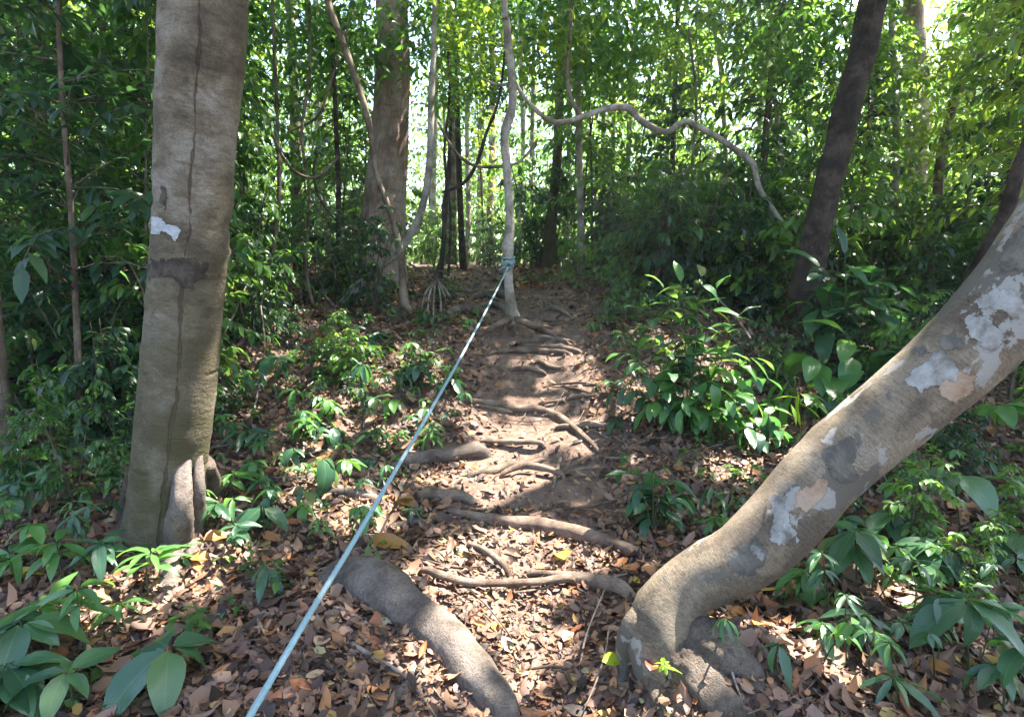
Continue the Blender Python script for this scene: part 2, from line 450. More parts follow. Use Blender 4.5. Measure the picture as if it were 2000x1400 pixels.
def join_geo(parts):
    V, F, U = [], [], []
    for v, f, u in parts:
        b = len(V); V += list(v); U += list(u); F += [tuple(i + b for i in q) for q in f]
    return V, F, U
def tube(name, rows, mat, parent=None, **kw):
    v, f, u = tube_geo(rows, **kw)
    rows0 = rows[0]
    org = None if parent is not None else (Vector(rows0[0]) if len(rows0) == 2 else Vector(rows0[:3]))
    return mesh_obj(name, v, f, mat, parent, uvs=u, origin=org)

# ------------------------------------------------------------------ leaves
def leaf_template(rows, cross, width, fold=.25, droop=.25, blunt=False, curl=0.0):
    """unit leaf along +Y, face up; returns verts, faces, uvs"""
    V, F, U = [], [], []
    for i in range(rows + 1):
        t = i / rows
        w = width * .5 * (math.sin(math.pi * min(1, t ** .8 * .985 + .015)) ** .8) * (1.0 if t < .99 else .1)
        if blunt: w = width * .5 * (1 - abs(2 * t - 1.0) ** 2.6) ** .6 * (1 + .10 * math.sin(11 * t)) + width * .02
        if i == 0: w = width * .03
        a = droop * t
        y = math.sin(a * 1.4) / 1.4 / max(droop, 1e-3) if droop > .01 else t
        z = -(1 - math.cos(a * 1.4)) / 1.4 / max(droop, 1e-3) if droop > .01 else 0
        for j in range(cross + 1):
            s = -1 + 2 * j / cross
            zz = z + abs(s) * w * fold - curl * w * s * s + .02 * math.sin(9 * t + 2 * s) * abs(s) * (width > .1)
            V.append((s * w, y, zz)); U.append((t, .5 + s * .5 * w / (width * .5)))
    c1 = cross + 1
    for i in range(rows):
        for j in range(cross):
            F.append((i * c1 + j, i * c1 + j + 1, (i + 1) * c1 + j + 1, (i + 1) * c1 + j))
    return np.array(V), F, U
def leaf_mesh(name, mat, *a, **k):
    v, f, u = leaf_template(*a, **k)
    me = bpy.data.meshes.new(name); me.from_pydata(v.tolist(), [], f)
    ul = me.uv_layers.new(name='UVMap')
    vi = np.empty(len(me.loops), int); me.loops.foreach_get('vertex_index', vi)
    ul.data.foreach_set('uv', np.asarray(u)[vi].ravel())
    me.polygons.foreach_set('use_smooth', [True] * len(me.polygons))
    me.materials.append(mat)
    return me
LM = {}
for mk in ('plant', 'plant_light', 'plant_young'):
    LM[mk, 'ell'] = [leaf_mesh('leaf', M[mk], 6, 4, w, fold=fo, droop=dr) for w, fo, dr in ((.42, .22, .5), (.46, .15, .9), (.38, .3, .25))]
    LM[mk, 'lan'] = [leaf_mesh('leaf', M[mk], 6, 4, w, fold=fo, droop=dr) for w, fo, dr in ((.24, .3, .6), (.28, .22, .9), (.21, .3, .3))]
    LM[mk, 'big'] = [leaf_mesh('leaf', M[mk], 6, 4, w, fold=fo, droop=dr) for w, fo, dr in ((.50, .2, .7), (.55, .12, 1.0), (.48, .25, .4))]

def frame(d, n):
    y = Vector(d).normalized(); x = y.cross(Vector(n))
    if x.length < 1e-4: x = y.cross(Vector((1, 0, .3)))
    x.normalize(); z = x.cross(y)
    return Matrix((x, y, z)).transposed()
def put_leaf(root, p, d, n, L, mesh, name='leaf', wide=1.0):
    o = bpy.data.objects.new(name, mesh)
    m = frame(d, n).to_4x4()
    m = Matrix.Translation(Vector(p) - root.location) @ m @ Matrix.Diagonal((L * wide, L, L, 1))
    o.matrix_basis = m
    return link(o, root)

# leaf clouds: thousands of leaves in one mesh, made with numpy
TMPL = {}
def cloud_template(kind):
    if kind not in TMPL:
        if kind == 'mid': TMPL[kind] = leaf_template(3, 2, .35, fold=.3, droop=.5)[:2]
        if kind == 'wide': TMPL[kind] = leaf_template(3, 2, .42, fold=.25, droop=.5)[:2]
        if kind == 'far': TMPL[kind] = leaf_template(2, 2, .44, fold=.3, droop=.4)[:2]
        if kind == 'dead0': TMPL[kind] = leaf_template(3, 2, .46, fold=.30, droop=.5)[:2]
        if kind == 'dead1': TMPL[kind] = leaf_template(4, 2, .50, fold=-.35, droop=.35, blunt=True)[:2]
        if kind == 'dead2': TMPL[kind] = leaf_template(3, 2, .36, fold=.55, droop=.9)[:2]
    return TMPL[kind]
def cloud_mesh(name, p, d, n, L, kind, mat, rnd, wide=None):
    tv, tf = cloud_template(kind)
    p = np.asarray(p, float); d = np.asarray(d, float); n = np.asarray(n, float); N = len(p); k = len(tv)
    y = d / np.linalg.norm(d, axis=1)[:, None]
    x = np.cross(y, n); x /= np.maximum(np.linalg.norm(x, axis=1), 1e-6)[:, None]
    z = np.cross(x, y)
    L = np.broadcast_to(np.asarray(L, float), (N,)); W = L if wide is None else L * wide
    V = p[:, None, :] + tv[None, :, 0, None] * x[:, None, :] * W[:, None, None] + \
        (tv[None, :, 1, None] * y[:, None, :] + tv[None, :, 2, None] * z[:, None, :]) * L[:, None, None]
    q = np.array(tf); nf = len(q)
    F = (q[None] + (np.arange(N) * k)[:, None, None]).reshape(-1, 4)
    me = bpy.data.meshes.new(name)
    me.vertices.add(N * k); me.vertices.foreach_set('co', V.reshape(-1))
    me.loops.add(F.size); me.loops.foreach_set('vertex_index', F.reshape(-1))
    me.polygons.add(len(F)); me.polygons.foreach_set('loop_start', np.arange(len(F)) * 4)
    me.polygons.foreach_set('loop_total', np.full(len(F), 4))
    me.polygons.foreach_set('use_smooth', np.ones(len(F), bool))
    me.update(calc_edges=True)
    at = me.attributes.new('rnd', 'FLOAT', 'POINT')
    at.data.foreach_set('value', np.repeat(np.asarray(rnd, float), k))
    me.materials.append(mat)
    return me

# ================================================================== GROUND
def build_ground():
    nx, ny = 300, 340
    s = np.linspace(-1, 1, nx); X = np.sign(s) * (np.abs(s) * 5.5 + np.abs(s) ** 5 * 90)
    t = np.linspace(0, 1, ny); Y = -5 + t * 17 + t ** 6 * 130
    gx, gy = np.meshgrid(X, Y)
    z = G(gx, gy)
    v = np.stack([gx, gy, z], -1).reshape(-1, 3)
    idx = np.arange(nx * ny).reshape(ny, nx)
    f = np.stack([idx[:-1, :-1], idx[:-1, 1:], idx[1:, 1:], idx[1:, :-1]], -1).reshape(-1, 4)
    o = mesh_obj('ground', v, f.tolist(), M['soil'])
    o['kind'] = 'structure'
    o['label'] = 'sloping forest floor of brown soil under dead leaves with worn trail'
    return o
ground = build_ground()

# ================================================================== MAIN TREES
def gr(px, py, wpx, up):
    g = on_ground(px, py); r = wpx * .5 * depth_of(g) / FX
    return (g + Vector((0, 0, r * up)), r)
# --- broad grey trunk on the left
DA = 3.1
A_rows = [(P(322, 1040, 3.36), .255), (P(326, 985, 3.32), .225), (P(332, 900, 3.25), .212), (P(345, 780, 3.2), .212), (P(360, 600, 3.13), .204),
          (P(374, 430, 3.06), .204), (P(385, 230, 3.0), .213), (P(400, 0, 2.9), .221)]
A_rows = [(p, r * .87) for p, r in A_rows]
top = A_rows[-1][0]; A_rows += [(top + Vector((.06, .1, 1.6)), .205), (top + Vector((.0, .3, 4.0)), .17), (top + Vector((-.2, .6, 6.3)), .10)]
tree_a = thing('forest_tree', on_ground(325, 1000), 'broad smooth grey trunk with a white paint patch and dark vertical crack', 'tree', 'tall forest trees')
trunk_a = tube('trunk', A_rows, M['bark_grey'], tree_a, sides=56, n=220, wob=.03, wsc=1.3, lump=.05, rough=.008,
               rings=[(.62, .006, .02, .015), (1.0, .008, .03, .012), (1.32, .009, -.03, .014), (1.62, .012, .05, .013), (1.74, -.010, .05, .02), (1.86, .009, .04, .012),
                      (2.25, .007, .02, .012), (2.5, .011, .03, .012), (2.62, .006, -.02, .01), (2.85, .008, -.05, .014), (2.98, .007, .02, .01)])
for rows_, mk_ in (
    ([prow(354, 800, 3.2, 12), prow(357, 900, 3.15, 30), prow(354, 990, 3.08, 44), gr(345, 1068, 54, .2), gr(336, 1125, 44, .1), gr(325, 1175, 20, -.6)], 'root_grey'),
    ([prow(386, 840, 3.24, 10), prow(388, 950, 3.17, 22), gr(384, 1040, 34, .2), gr(376, 1090, 28, 0), gr(372, 1125, 14, -.7)], 'root_grey'),
    ([prow(318, 960, 3.14, 30), gr(314, 1035, 40, .3), gr(300, 1085, 30, -.1), gr(284, 1120, 16, -.7)], 'bark_mud'),
    ([prow(270, 920, 3.3, 36), gr(256, 1000, 44, .4), gr(240, 1050, 36, -.1), gr(222, 1085, 20, -.7)], 'bark_mud'),
    ([prow(400, 905, 3.3, 36), gr(420, 975, 36, .3), gr(448, 1005, 28, -.1), gr(478, 1025, 16, -.7)], 'bark_mud')):
    tube('root', rows_, M[mk_], tree_a, sides=24, n=70, wob=.12, wsc=4, rough=.09)
def bvh_of(o):
    me = o.data; mw = Matrix.Translation(o.parent.location if o.parent else o.location)
    return BVHTree.FromPolygons([mw @ v.co for v in me.vertices], [tuple(p.vertices) for p in me.polygons])
def drape(name, outline, bvh, mat, parent, lift=.002, jit=5.0, step=6.0, grow=6.0, feather=16.0):
    """a thin crust with a ragged edge lying on a trunk"""
    pts = []
    k = len(outline)
    cxo, cyo = sum(p[0] for p in outline) / k, sum(p[1] for p in outline) / k
    outline = [(p[0] + (p[0] - cxo) / max(1, math.hypot(p[0] - cxo, p[1] - cyo)) * grow, p[1] + (p[1] - cyo) / max(1, math.hypot(p[0] - cxo, p[1] - cyo)) * grow) for p in outline]
    for i in range(k):
        a, b = Vector(outline[i]), Vector(outline[(i + 1) % k])
        m = max(1, int((b - a).length / 3))
        for j in range(m):
            q = a.lerp(b, j / m); v3 = Vector((q.x, q.y, lift * 999)); nn = noise.noise_vector(v3 * .09) + .7 * noise.noise_vector(v3 * .27) + .4 * noise.noise_vector(v3 * .8)
            pts.append(Vector((q.x + nn.x * jit, q.y + nn.y * jit)))
    nb = len(pts)
    xs = [p.x for p in pts]; ys = [p.y for p in pts]
    inner = []
    y = min(ys)
    while y < max(ys):
        x = min(xs)
        while x < max(xs):
            q = (x + random.uniform(-2, 2), y + random.uniform(-2, 2))
            c = False
            for i in range(nb):
                p1, p2 = pts[i], pts[i - 1]
                if (p1.y > q[1]) != (p2.y > q[1]) and q[0] < (p2.x - p1.x) * (q[1] - p1.y) / (p2.y - p1.y) + p1.x: c = not c
            if c and min((Vector(q) - p).length for p in pts) > step * .4: inner.append(Vector(q))
            x += step
        y += step
    r = delaunay_2d_cdt(pts + inner, [], [list(range(nb))], 1, 1e-4)
    vv, ff = r[0], r[2]
    V = []; ok = []; edge = []
    for q in vv:
        hit = bvh.ray_cast(CAM, ray(q.x, q.y).normalized())
        ok.append(hit[0] is not None)
        V.append(hit[0] + hit[1] * lift if hit[0] is not None else CAM)
        edge.append(min(1.0, min((q - p).length for p in pts) / feather))
    F = [tuple(f) for f in ff if all(ok[i] for i in f)]
    used = sorted({i for f in F for i in f}); mp = {u: i for i, u in enumerate(used)}
    if not F: return None
    o = mesh_obj(name, [V[u] for u in used], [tuple(mp[i] for i in f) for f in F], mat, parent)
    at = o.data.attributes.new('edge', 'FLOAT', 'POINT'); at.data.foreach_set('value', [edge[u] for u in used])
    return o
bv = bvh_of(trunk_a)
drape('paint_patch', [(298, 424), (312, 425), (320, 430), (326, 439), (345, 441), (354, 450), (349, 460), (344, 472), (337, 470), (333, 460), (326, 453), (320, 452), (316, 459), (296, 458)], bv, M['paint'], tree_a, .0035, 1.2, 4, 3, 5)
drape('stain', [(290, 505), (330, 508), (345, 500), (378, 502), (398, 520), (405, 540), (388, 552), (375, 563), (350, 566), (343, 552), (320, 545), (300, 550), (286, 545)], bv, M['stain'], tree_a, .0025, 6)
drape('stain', [(312, 372), (322, 366), (330, 380), (328, 412), (322, 416), (316, 400), (309, 410)], bv, M['stain'], tree_a, .0022, 3)

# --- mottled trunk leaning out to the right
L_rows = [(P(1345, 1325, 2.33), .20), (P(1318, 1280, 2.32), .18), (P(1300, 1218, 2.33), .150), (P(1322, 1162, 2.33), .125), (P(1380, 1122, 2.31), .132), (P(1450, 1088, 2.28), .142), (P(1525, 1022, 2.26), .150), (P(1600, 935, 2.24), .152), (P(1680, 862, 2.21), .155),
          (P(1775, 780, 2.17), .158), (P(1880, 690, 2.12), .165), (P(1960, 605, 2.08), .166), (P(2040, 500, 2.04), .166), (P(2130, 330, 2.0), .165)]
L_rows = [(p, r * (.97 if i < 3 else .87)) for i, (p, r) in enumerate(L_rows)]
ll = L_rows[-1][0]; L_rows += [(ll + Vector((.25, .1, .9)), .155), (ll + Vector((.55, .2, 2.3)), .13), (ll + Vector((.7, .3, 4.2)), .10), (ll + Vector((.8, .4, 5.6)), .05)]
tree_l = thing('leaning_tree', on_ground(1330, 1290), 'mottled trunk bending low out of the ground and leaning steeply to the right', 'tree', 'tall forest trees')
trunk_l = tube('trunk', L_rows, M['bark_lean'], tree_l, sides=40, n=140, wob=.035, wsc=2.5, lump=.05,
               rough=.012, rings=[(.28, .006, .03, .018), (.35, .005, .02, .012), (.22, .006, -.02, .012), (.5, .004, .03, .02), (1.15, .005, .02, .02)])
tube('root', [(P(1330, 1205, 2.33), .10), gr(1345, 1265, 110, -.3), gr(1385, 1320, 90, -.45), gr(1430, 1375, 80, -.4), gr(1490, 1450, 60, -.7)], M['bark_mud'], tree_l, sides=40, n=70, wob=.14, wsc=5, rough=.09)
tube('root', [(P(1330, 1215, 2.33), .07), gr(1400, 1260, 90, -.1), gr(1460, 1300, 60, -.3), gr(1490, 1340, 40, -.7)], M['bark_mud'], tree_l, sides=24, n=40, wob=.14, rough=.09)
tube('root', [(P(1290, 1215, 2.3), .06), gr(1280, 1290, 60, -.1), gr(1290, 1350, 50, -.3), gr(1300, 1410, 30, -.8)], M['bark_mud'], tree_l, sides=24, n=40, wob=.14, rough=.09)
tube('root', [prow(1275, 1190, 2.36, 60), prow(1238, 1222, 2.32, 50), gr(1222, 1290, 44, .2), gr(1212, 1340, 26, -.4)], M['bark_lean'], tree_l, sides=20, n=40, wob=.1, rough=.05)
bl = bvh_of(trunk_l)
for name, mat, lf, ol in [
    ('lichen_patch', 'lichen', .004, [(1505, 965), (1522, 960), (1540, 968), (1535, 990), (1548, 1010), (1560, 1035), (1562, 1058), (1530, 1064), (1500, 1056), (1502, 1030), (1508, 1005)]),
    ('lichen_patch', 'lichen', .004, [(1458, 1055), (1474, 1054), (1488, 1070), (1490, 1092), (1474, 1094), (1464, 1075)]),
    ('lichen_patch', 'lichen', .004, [(1670, 872), (1688, 870), (1700, 884), (1694, 896), (1676, 894)]),
    ('lichen_patch', 'lichen', .004, [(1760, 735), (1790, 715), (1820, 690), (1850, 688), (1870, 715), (1866, 742), (1830, 750), (1800, 765), (1770, 752)]),
    ('lichen_patch', 'lichen', .0045, [(1880, 625), (1915, 612), (1940, 630), (1960, 650), (1955, 680), (1935, 692), (1905, 665), (1885, 650)]),
    ('lichen_patch', 'lichen', .004, [(1900, 590), (1940, 560), (1985, 570), (2010, 600), (1985, 625), (1950, 610), (1915, 600)]),
    ('bark_flake', 'flake', .003, [(1412, 1080), (1440, 1058), (1480, 1050), (1500, 1080), (1490, 1112), (1455, 1130), (1425, 1110)]),
    ('bark_flake', 'flake', .003, [(1830, 665), (1860, 640), (1880, 660), (1895, 690), (1870, 680), (1845, 690)]),
    ('bark_flake', 'flake', .003, [(1775, 680), (1800, 672), (1818, 690), (1800, 700)]),
    ('bark_flake', 'flake', .003, [(1600, 880), (1660, 850), (1680, 870), (1665, 905), (1690, 930), (1640, 950), (1610, 915)]),
    ('bark_flake', 'flake', .003, [(1960, 480), (2000, 440), (2040, 500), (2010, 560), (1985, 530), (1950, 545)]),
    ('bare_patch', 'bare', .0035, [(1835, 735), (1870, 722), (1905, 735), (1890, 770), (1860, 790), (1830, 765)]),
    ('bare_patch', 'bare', .003, [(1555, 955), (1590, 935), (1620, 940), (1610, 970), (1575, 1005), (1550, 985)])]:
    drape(name, ol, bl, M[mat], tree_l, lf, 5)

# --- other large trunks
def tall_tree(rows, mat, label, name='forest_tree', group='tall forest trees', sides=20, extend=5.0, **kw):
    rows = [r if len(r) == 2 else prow(*r) for r in rows]
    a, b = Vector(rows[-2][0]), Vector(rows[-1][0]); d = (b - a).normalized(); d = (d + Vector((0, 0, 1.2))).normalized()
    r = rows[-1][1]
    if extend:
        rows = rows + [(b + d * extend * .5, r * .85), (b + d * extend, r * .5)]
    base = Vector(rows[0][0]); base.z = gz(base.x, base.y)
    t = thing(name, base, label, 'tree', group)
    t['top'] = tuple(rows[-1][0])
    n = kw.pop('n', 90)
    tube('trunk', rows, mat, t, sides=sides, n=n, **kw)
    return t
tree_c = tall_tree([(745, 590, 9.1, 118), (748, 545, 9.0, 96), (750, 470, 8.95, 86), (758, 350, 8.9, 74), (766, 230, 8.85, 68), (768, 120, 8.8, 62), (765, 0, 8.7, 58)], M['bark_red'],
    'massive reddish trunk with fluted bark and pale streaks left of the rope', sides=36, n=110, flutes=7, flute_amp=.13, wob=.07, wsc=.9, extend=7, lump=.1, rough=.02)
tree_b = tall_tree([(1565, 585, 6.3, 66), (1580, 540, 6.2, 58), (1596, 450, 6.1, 52), (1626, 330, 6.0, 51), (1660, 190, 5.9, 50), (1705, 0, 5.75, 50)], M['bark_dark'],
    'dark brown trunk slanting to the right behind the leafy shrubs', sides=22, n=90, wob=.07, wsc=4, extend=6)
tree_r = tall_tree([(1006, 632, 6.45, 30), (999, 600, 6.42, 21), (993, 545, 6.38, 18), (993, 505, 6.36, 19), (991, 480, 6.36, 25), (996, 440, 6.34, 18), (994, 380, 6.32, 17), (989, 320, 6.3, 17), (986, 262, 6.27, 18), (1001, 205, 6.25, 17), (998, 130, 6.2, 16), (993, 92, 6.2, 17), (989, 40, 6.15, 14), (984, 0, 6.1, 13)],
    M['bark_pale'], 'slim crooked grey trunk with the blue rope tied around it', 'sapling', 'thin trunks around the trail', sides=14, n=120, wob=.08, wsc=9, extend=3)
br = lambda pts, par, mat: tube('branch', [prow(*p) for p in pts], mat, par, sides=8, wob=.1, wsc=12)
br([(990, 326, 6.3, 6), (1020, 312, 6.4, 5), (1050, 272, 6.5, 4)], tree_r, M['bark_vine'])
br([(998, 165, 6.22, 6), (968, 165, 6.3, 5), (940, 152, 6.35, 3)], tree_r, M['bark_pale'])
tube('root', [prow(1005, 622, 6.42, 16), prow(1035, 632, 6.3, 12), (on_ground(1075, 640), .02)], M['root'], tree_r, sides=10, n=16)
tube('root', [prow(1000, 622, 6.42, 16), prow(975, 632, 6.3, 12), (on_ground(935, 655), .02)], M['root'], tree_r, sides=10, n=16)

far_trunks = [
  ([(880, 528, 16, 26), (882, 440, 16, 21), (884, 330, 16, 19), (884, 200, 16, 17)], 'bark_grey', 'grey trunk standing past the trail crest, just left of a dark slim one'),
  ([(905, 528, 13, 16), (902, 470, 13, 13), (899, 400, 13, 12), (895, 280, 13, 11)], 'bark_dark', 'dark slim trunk at the crest of the trail'),
  ([(958, 505, 20, 18), (957, 420, 20, 14), (960, 340, 20, 14), (962, 150, 20, 13)], 'bark_red', 'reddish far trunk left of the rope trunk'),
  ([(937, 510, 22, 16), (936, 420, 22, 13), (939, 320, 22, 12), (942, 150, 22, 11)], 'bark_pale', 'thin pale far trunk between the grey and reddish ones'),
  ([(1070, 530, 12, 28), (1076, 450, 12, 22), (1084, 360, 12, 20), (1090, 280, 12, 18), (1094, 150, 12, 16)], 'bark_grey', 'greyish trunk right of the rope trunk leaning slightly'),
  ([(1138, 556, 10, 19), (1135, 480, 9.9, 15), (1133, 380, 9.9, 13), (1131, 260, 9.8, 13), (1128, 140, 9.7, 12), (1126, 0, 9.6, 11)], 'bark_pale', 'straight pale trunk rising behind the winding vine'),
  ([(1478, 520, 9, 18), (1482, 420, 8.9, 15), (1492, 300, 8.8, 14), (1504, 180, 8.7, 13), (1516, 60, 8.6, 13), (1520, 0, 8.6, 12)], 'bark_brown', 'slender brown trunk where the winding vine ends'),
  ([(1545, 520, 10, 12), (1538, 430, 10, 10), (1526, 330, 10, 10), (1516, 220, 10, 9), (1500, 100, 10, 8), (1478, 0, 10, 8)], 'bark_pale', 'thin pale trunk right of the slender brown trunk'),
  ([(1425, 520, 14, 12), (1420, 380, 14, 10), (1410, 160, 14, 9), (1395, 60, 14, 9), (1385, 0, 14, 8)], 'bark_pale', 'thin whitish trunk near the bright sky gap'),
  ([(1745, 560, 9, 16), (1747, 400, 9, 13), (1750, 200, 9, 12), (1744, 100, 9, 11), (1742, 0, 9, 11)], 'bark_pale', 'pale slim trunk right beside the dark slanting trunk'),
  ([(1790, 540, 13, 48), (1788, 400, 13, 42), (1790, 150, 13, 40), (1784, 30, 13, 38)], 'bark_red', 'stout pinkish trunk beyond the dark slanting trunk'),
  ([(1820, 540, 11, 20), (1835, 330, 11, 18), (1870, 180, 11, 17), (1925, 90, 11, 15)], 'bark_brown', 'brown trunk leaning across bright yellow foliage'),
  ([(662, 560, 8, 16), (662, 470, 8, 12), (660, 330, 8, 10), (652, 150, 8, 9)], 'bark_dark', 'dark slim trunk left of the massive reddish trunk'),
  ([(585, 560, 12, 26), (580, 400, 12, 20), (575, 200, 12, 19), (566, 0, 12, 18)], 'bark_grey', 'grey trunk half hidden by leaves right of the broad trunk'),
  ([(520, 620, 7, 11), (530, 520, 7, 9), (545, 380, 7, 8), (540, 200, 7, 7)], 'bark_brown', 'thin brown stem close to the right side of the broad trunk'),
  ([(620, 550, 17, 16), (622, 300, 17, 13), (618, 50, 17, 12)], 'bark_pale', 'pale trunk far behind, left of the dark slim trunk'),
  ([(200, 620, 7.5, 14), (190, 470, 7.4, 12), (180, 280, 7.3, 10), (186, 100, 7.3, 9)], 'bark_pale', 'pale thin trunk among the sunlit leaves left of the broad trunk'),
  ([(60, 640, 8, 16), (70, 420, 8, 14), (62, 150, 8, 12)], 'bark_dark', 'dark trunk deep in the shaded leaves at the far left'),
  ([(10, 830, 4.2, 30), (6, 760, 4.2, 24), (-10, 600, 4.1, 22), (-40, 300, 4, 20)], 'bark_brown', 'brown trunk foot cut off by the left edge'),
  ([(1030, 500, 24, 12), (1036, 400, 24, 10), (1040, 250, 24, 9)], 'bark_brown', 'thin brown trunk far off in the bright gap'),
  ([(1215, 520, 15, 14), (1222, 380, 15, 12), (1235, 150, 15, 10), (1245, 0, 15, 10)], 'bark_pale', 'light trunk behind the bend of the winding vine'),
  ([(1320, 540, 12, 14), (1312, 400, 12, 11), (1318, 200, 12, 10)], 'bark_dark', 'dark trunk standing in the dense fine leaved thicket'),
  ([(860, 545, 11, 12), (866, 470, 11, 9), (872, 380, 11, 8), (880, 250, 11, 7)], 'bark_dark', 'thin dark trunk at the left side of the trail crest'),
  ([(1680, 560, 12, 12), (1690, 380, 12, 10), (1705, 200, 12, 9)], 'bark_brown', 'thin brown trunk under the dark slanting trunk'),
  ([(1940, 520, 10, 18), (1960, 380, 10, 16), (1985, 200, 10, 15)], 'bark_brown', 'brown trunk behind the leaning mottled trunk'),
  ([(912, 520, 18, 11), (915, 400, 18, 10), (912, 250, 18, 9), (918, 100, 18, 9)], 'bark_pale', 'pale slender trunk between the grey and thin pale ones past the crest'),
  ([(1012, 512, 19, 11), (1016, 400, 19, 10), (1022, 280, 19, 9), (1018, 120, 19, 9)], 'bark_pale', 'pale slender trunk just right of the rope trunk, far off'),
  ([(1105, 515, 17, 13), (1108, 400, 17, 11), (1112, 250, 17, 10), (1108, 80, 17, 10)], 'bark_pale', 'pale trunk between the greyish and straight pale ones, far off'),
  ([(1178, 518, 16, 10), (1174, 380, 16, 9), (1180, 200, 16, 9), (1176, 60, 16, 8)], 'bark_pale', 'thin pale trunk below the first bend of the winding vine'),
  ([(848, 520, 21, 14), (846, 380, 21, 12), (850, 200, 21, 11)], 'bark_pale', 'pale far trunk right beside the pale curved vine'),
]
ft = []
for rows, mk, lab in far_trunks:
    r0 = prow(*rows[0]); g = Vector(r0[0]); zg = gz(g.x, g.y)
    rows3 = [(Vector((g.x, g.y, min(zg, g.z) - .1)), r0[1] * 1.1)] + [prow(*r) for r in rows]
    ft.append(tall_tree(rows3, M[mk], lab, 'sapling' if rows[0][3] < 18 else 'forest_tree', 'thin trunks around the trail' if rows[0][3] < 18 else 'tall forest trees', sides=12, n=50, wob=.07, wsc=2.5, extend=4.5, lump=.1))

# --- vines
def vine(pts, mat, label, name='vine', sides=9, **kw):
    rows = [prow(*p) if len(p) == 4 else p for p in pts]
    o = tube(name, rows, mat, None, sides=sides, wob=.09, wsc=14, **kw)
    return tag(o, label, 'vine', 'hanging vines')
vine([(848, -120, 7.0, 9), (848, 60, 7.0, 10), (842, 200, 7.0, 13), (840, 290, 7.0, 13), (832, 370, 7.0, 14), (815, 432, 7.05, 16), (778, 490, 7.2, 16), (730, 530, 7.3, 17), (690, 570, 7.4, 19), (655, 607, 7.5, 14)], M['bark_pale'],
     'pale smooth vine sweeping down in a curve in front of the reddish trunk')
vine([(620, -120, 6.8, 12), (640, 0, 6.8, 13), (672, 90, 6.8, 13), (700, 170, 6.8, 13), (722, 250, 6.8, 12), (736, 340, 6.8, 12), (762, 415, 6.8, 13), (780, 480, 6.8, 13), (786, 540, 6.8, 14), (790, 590, 6.8, 18), (806, 612, 6.8, 12)], M['bark_vine'],
     'dark brown vine crossing in front of the reddish trunk')
vine([(1000, 150, 6.25, 6), (1028, 196, 6.35, 8), (1072, 235, 6.5, 10), (1105, 238, 6.55, 10), (1138, 229, 6.6, 12), (1180, 214, 6.65, 12), (1226, 211, 6.7, 14), (1255, 238, 6.7, 13), (1300, 258, 6.75, 13), (1340, 238, 6.8, 12), (1390, 262, 6.85, 11), (1436, 292, 6.9, 12), (1470, 320, 6.9, 12), (1482, 365, 6.95, 11), (1510, 410, 7.0, 10), (1532, 445, 7.0, 9), (1548, 500, 7.1, 6)], M['bark_pale'],
     'thick winding vine stretched across from the rope trunk to the right', rough=.07)
vine([(1122, -80, 6.7, 6), (1114, 60, 6.75, 7), (1108, 140, 6.8, 8), (1114, 190, 6.8, 8), (1136, 229, 6.8, 9)], M['bark_vine'],
     'thin dark vine rising straight up from the winding vine')
vine([(856, 240, 6.9, 5), (878, 280, 6.8, 6), (905, 312, 6.6, 6), (935, 326, 6.5, 6), (988, 325, 6.32, 7)], M['bark_vine'],
     'thin looping vine hanging between the pale vine and rope trunk')
vine([(990, 60, 6.2, 4), (975, 190, 6.35, 5), (950, 260, 6.5, 6), (930, 322, 6.6, 7), (905, 358, 6.7, 7), (866, 376, 6.8, 6)], M['bark_dark'],
     'thin dark vine hanging in a bow left of the rope trunk')
vine([(2030, 230, 3.6, 26), (1990, 330, 3.7, 26), (1962, 420, 3.8, 26), (1925, 490, 3.9, 24), (1890, 560, 4.0, 22)], M['bark_dark'],
     'dark stem slanting behind the leaning mottled trunk')
vine([(620, 300, 7.5, 5), (612, 340, 7.5, 5), (626, 390, 7.4, 5), (660, 430, 7.3, 6), (706, 455, 7.2, 6)], M['bark_dark'],
     'short dark vine crossing left of the reddish trunk base')
for pts_, mk_, lab_ in [
    ([(600, -60, 7.4, 5), (606, 120, 7.4, 6), (590, 260, 7.3, 6), (604, 380, 7.2, 6), (598, 520, 7.2, 7), (612, 600, 7.1, 8)], 'bark_vine', 'thin liana hanging straight down right of the broad trunk'),
    ([(480, 140, 6.8, 5), (530, 260, 6.8, 6), (570, 330, 6.9, 6), (620, 345, 7.0, 5), (668, 300, 7.0, 5)], 'bark_vine', 'thin liana slung in a loop right of the broad trunk'),
    ([(870, 20, 8, 4), (878, 180, 8, 5), (868, 300, 8, 5), (880, 420, 8, 5), (876, 540, 8, 6)], 'bark_dark', 'wiry dark liana dropping to the upper trail'),
    ([(1160, 380, 8.5, 4), (1185, 440, 8.5, 5), (1230, 480, 8.5, 6), (1260, 540, 8.5, 7)], 'bark_brown', 'arched brown liana rooted behind the leafy shrub'),
    ([(1345, 60, 8.4, 5), (1360, 200, 8.4, 5), (1352, 340, 8.4, 6), (1372, 460, 8.4, 6), (1366, 560, 8.4, 7)], 'bark_vine', 'thin upright liana behind the winding vine'),
    ([(1110, 560, 9, 7), (1150, 520, 9, 6), (1175, 470, 9, 5), (1190, 400, 9, 5)], 'bark_dark', 'dark bent stem right of the straight pale trunk'),
    ([(1430, 560, 7.8, 6), (1410, 500, 7.8, 5), (1440, 430, 7.8, 5), (1425, 350, 7.8, 4)], 'bark_brown', 'crooked brown stem under the end of the winding vine'),
    ([(690, 20, 7.6, 4), (640, 180, 7.5, 5), (618, 230, 7.5, 5), (560, 260, 7.6, 4)], 'bark_vine', 'thin liana strung between leaves left of the reddish trunk')]:
    vine(pts_, M[mk_], lab_, sides=7, rough=.08)
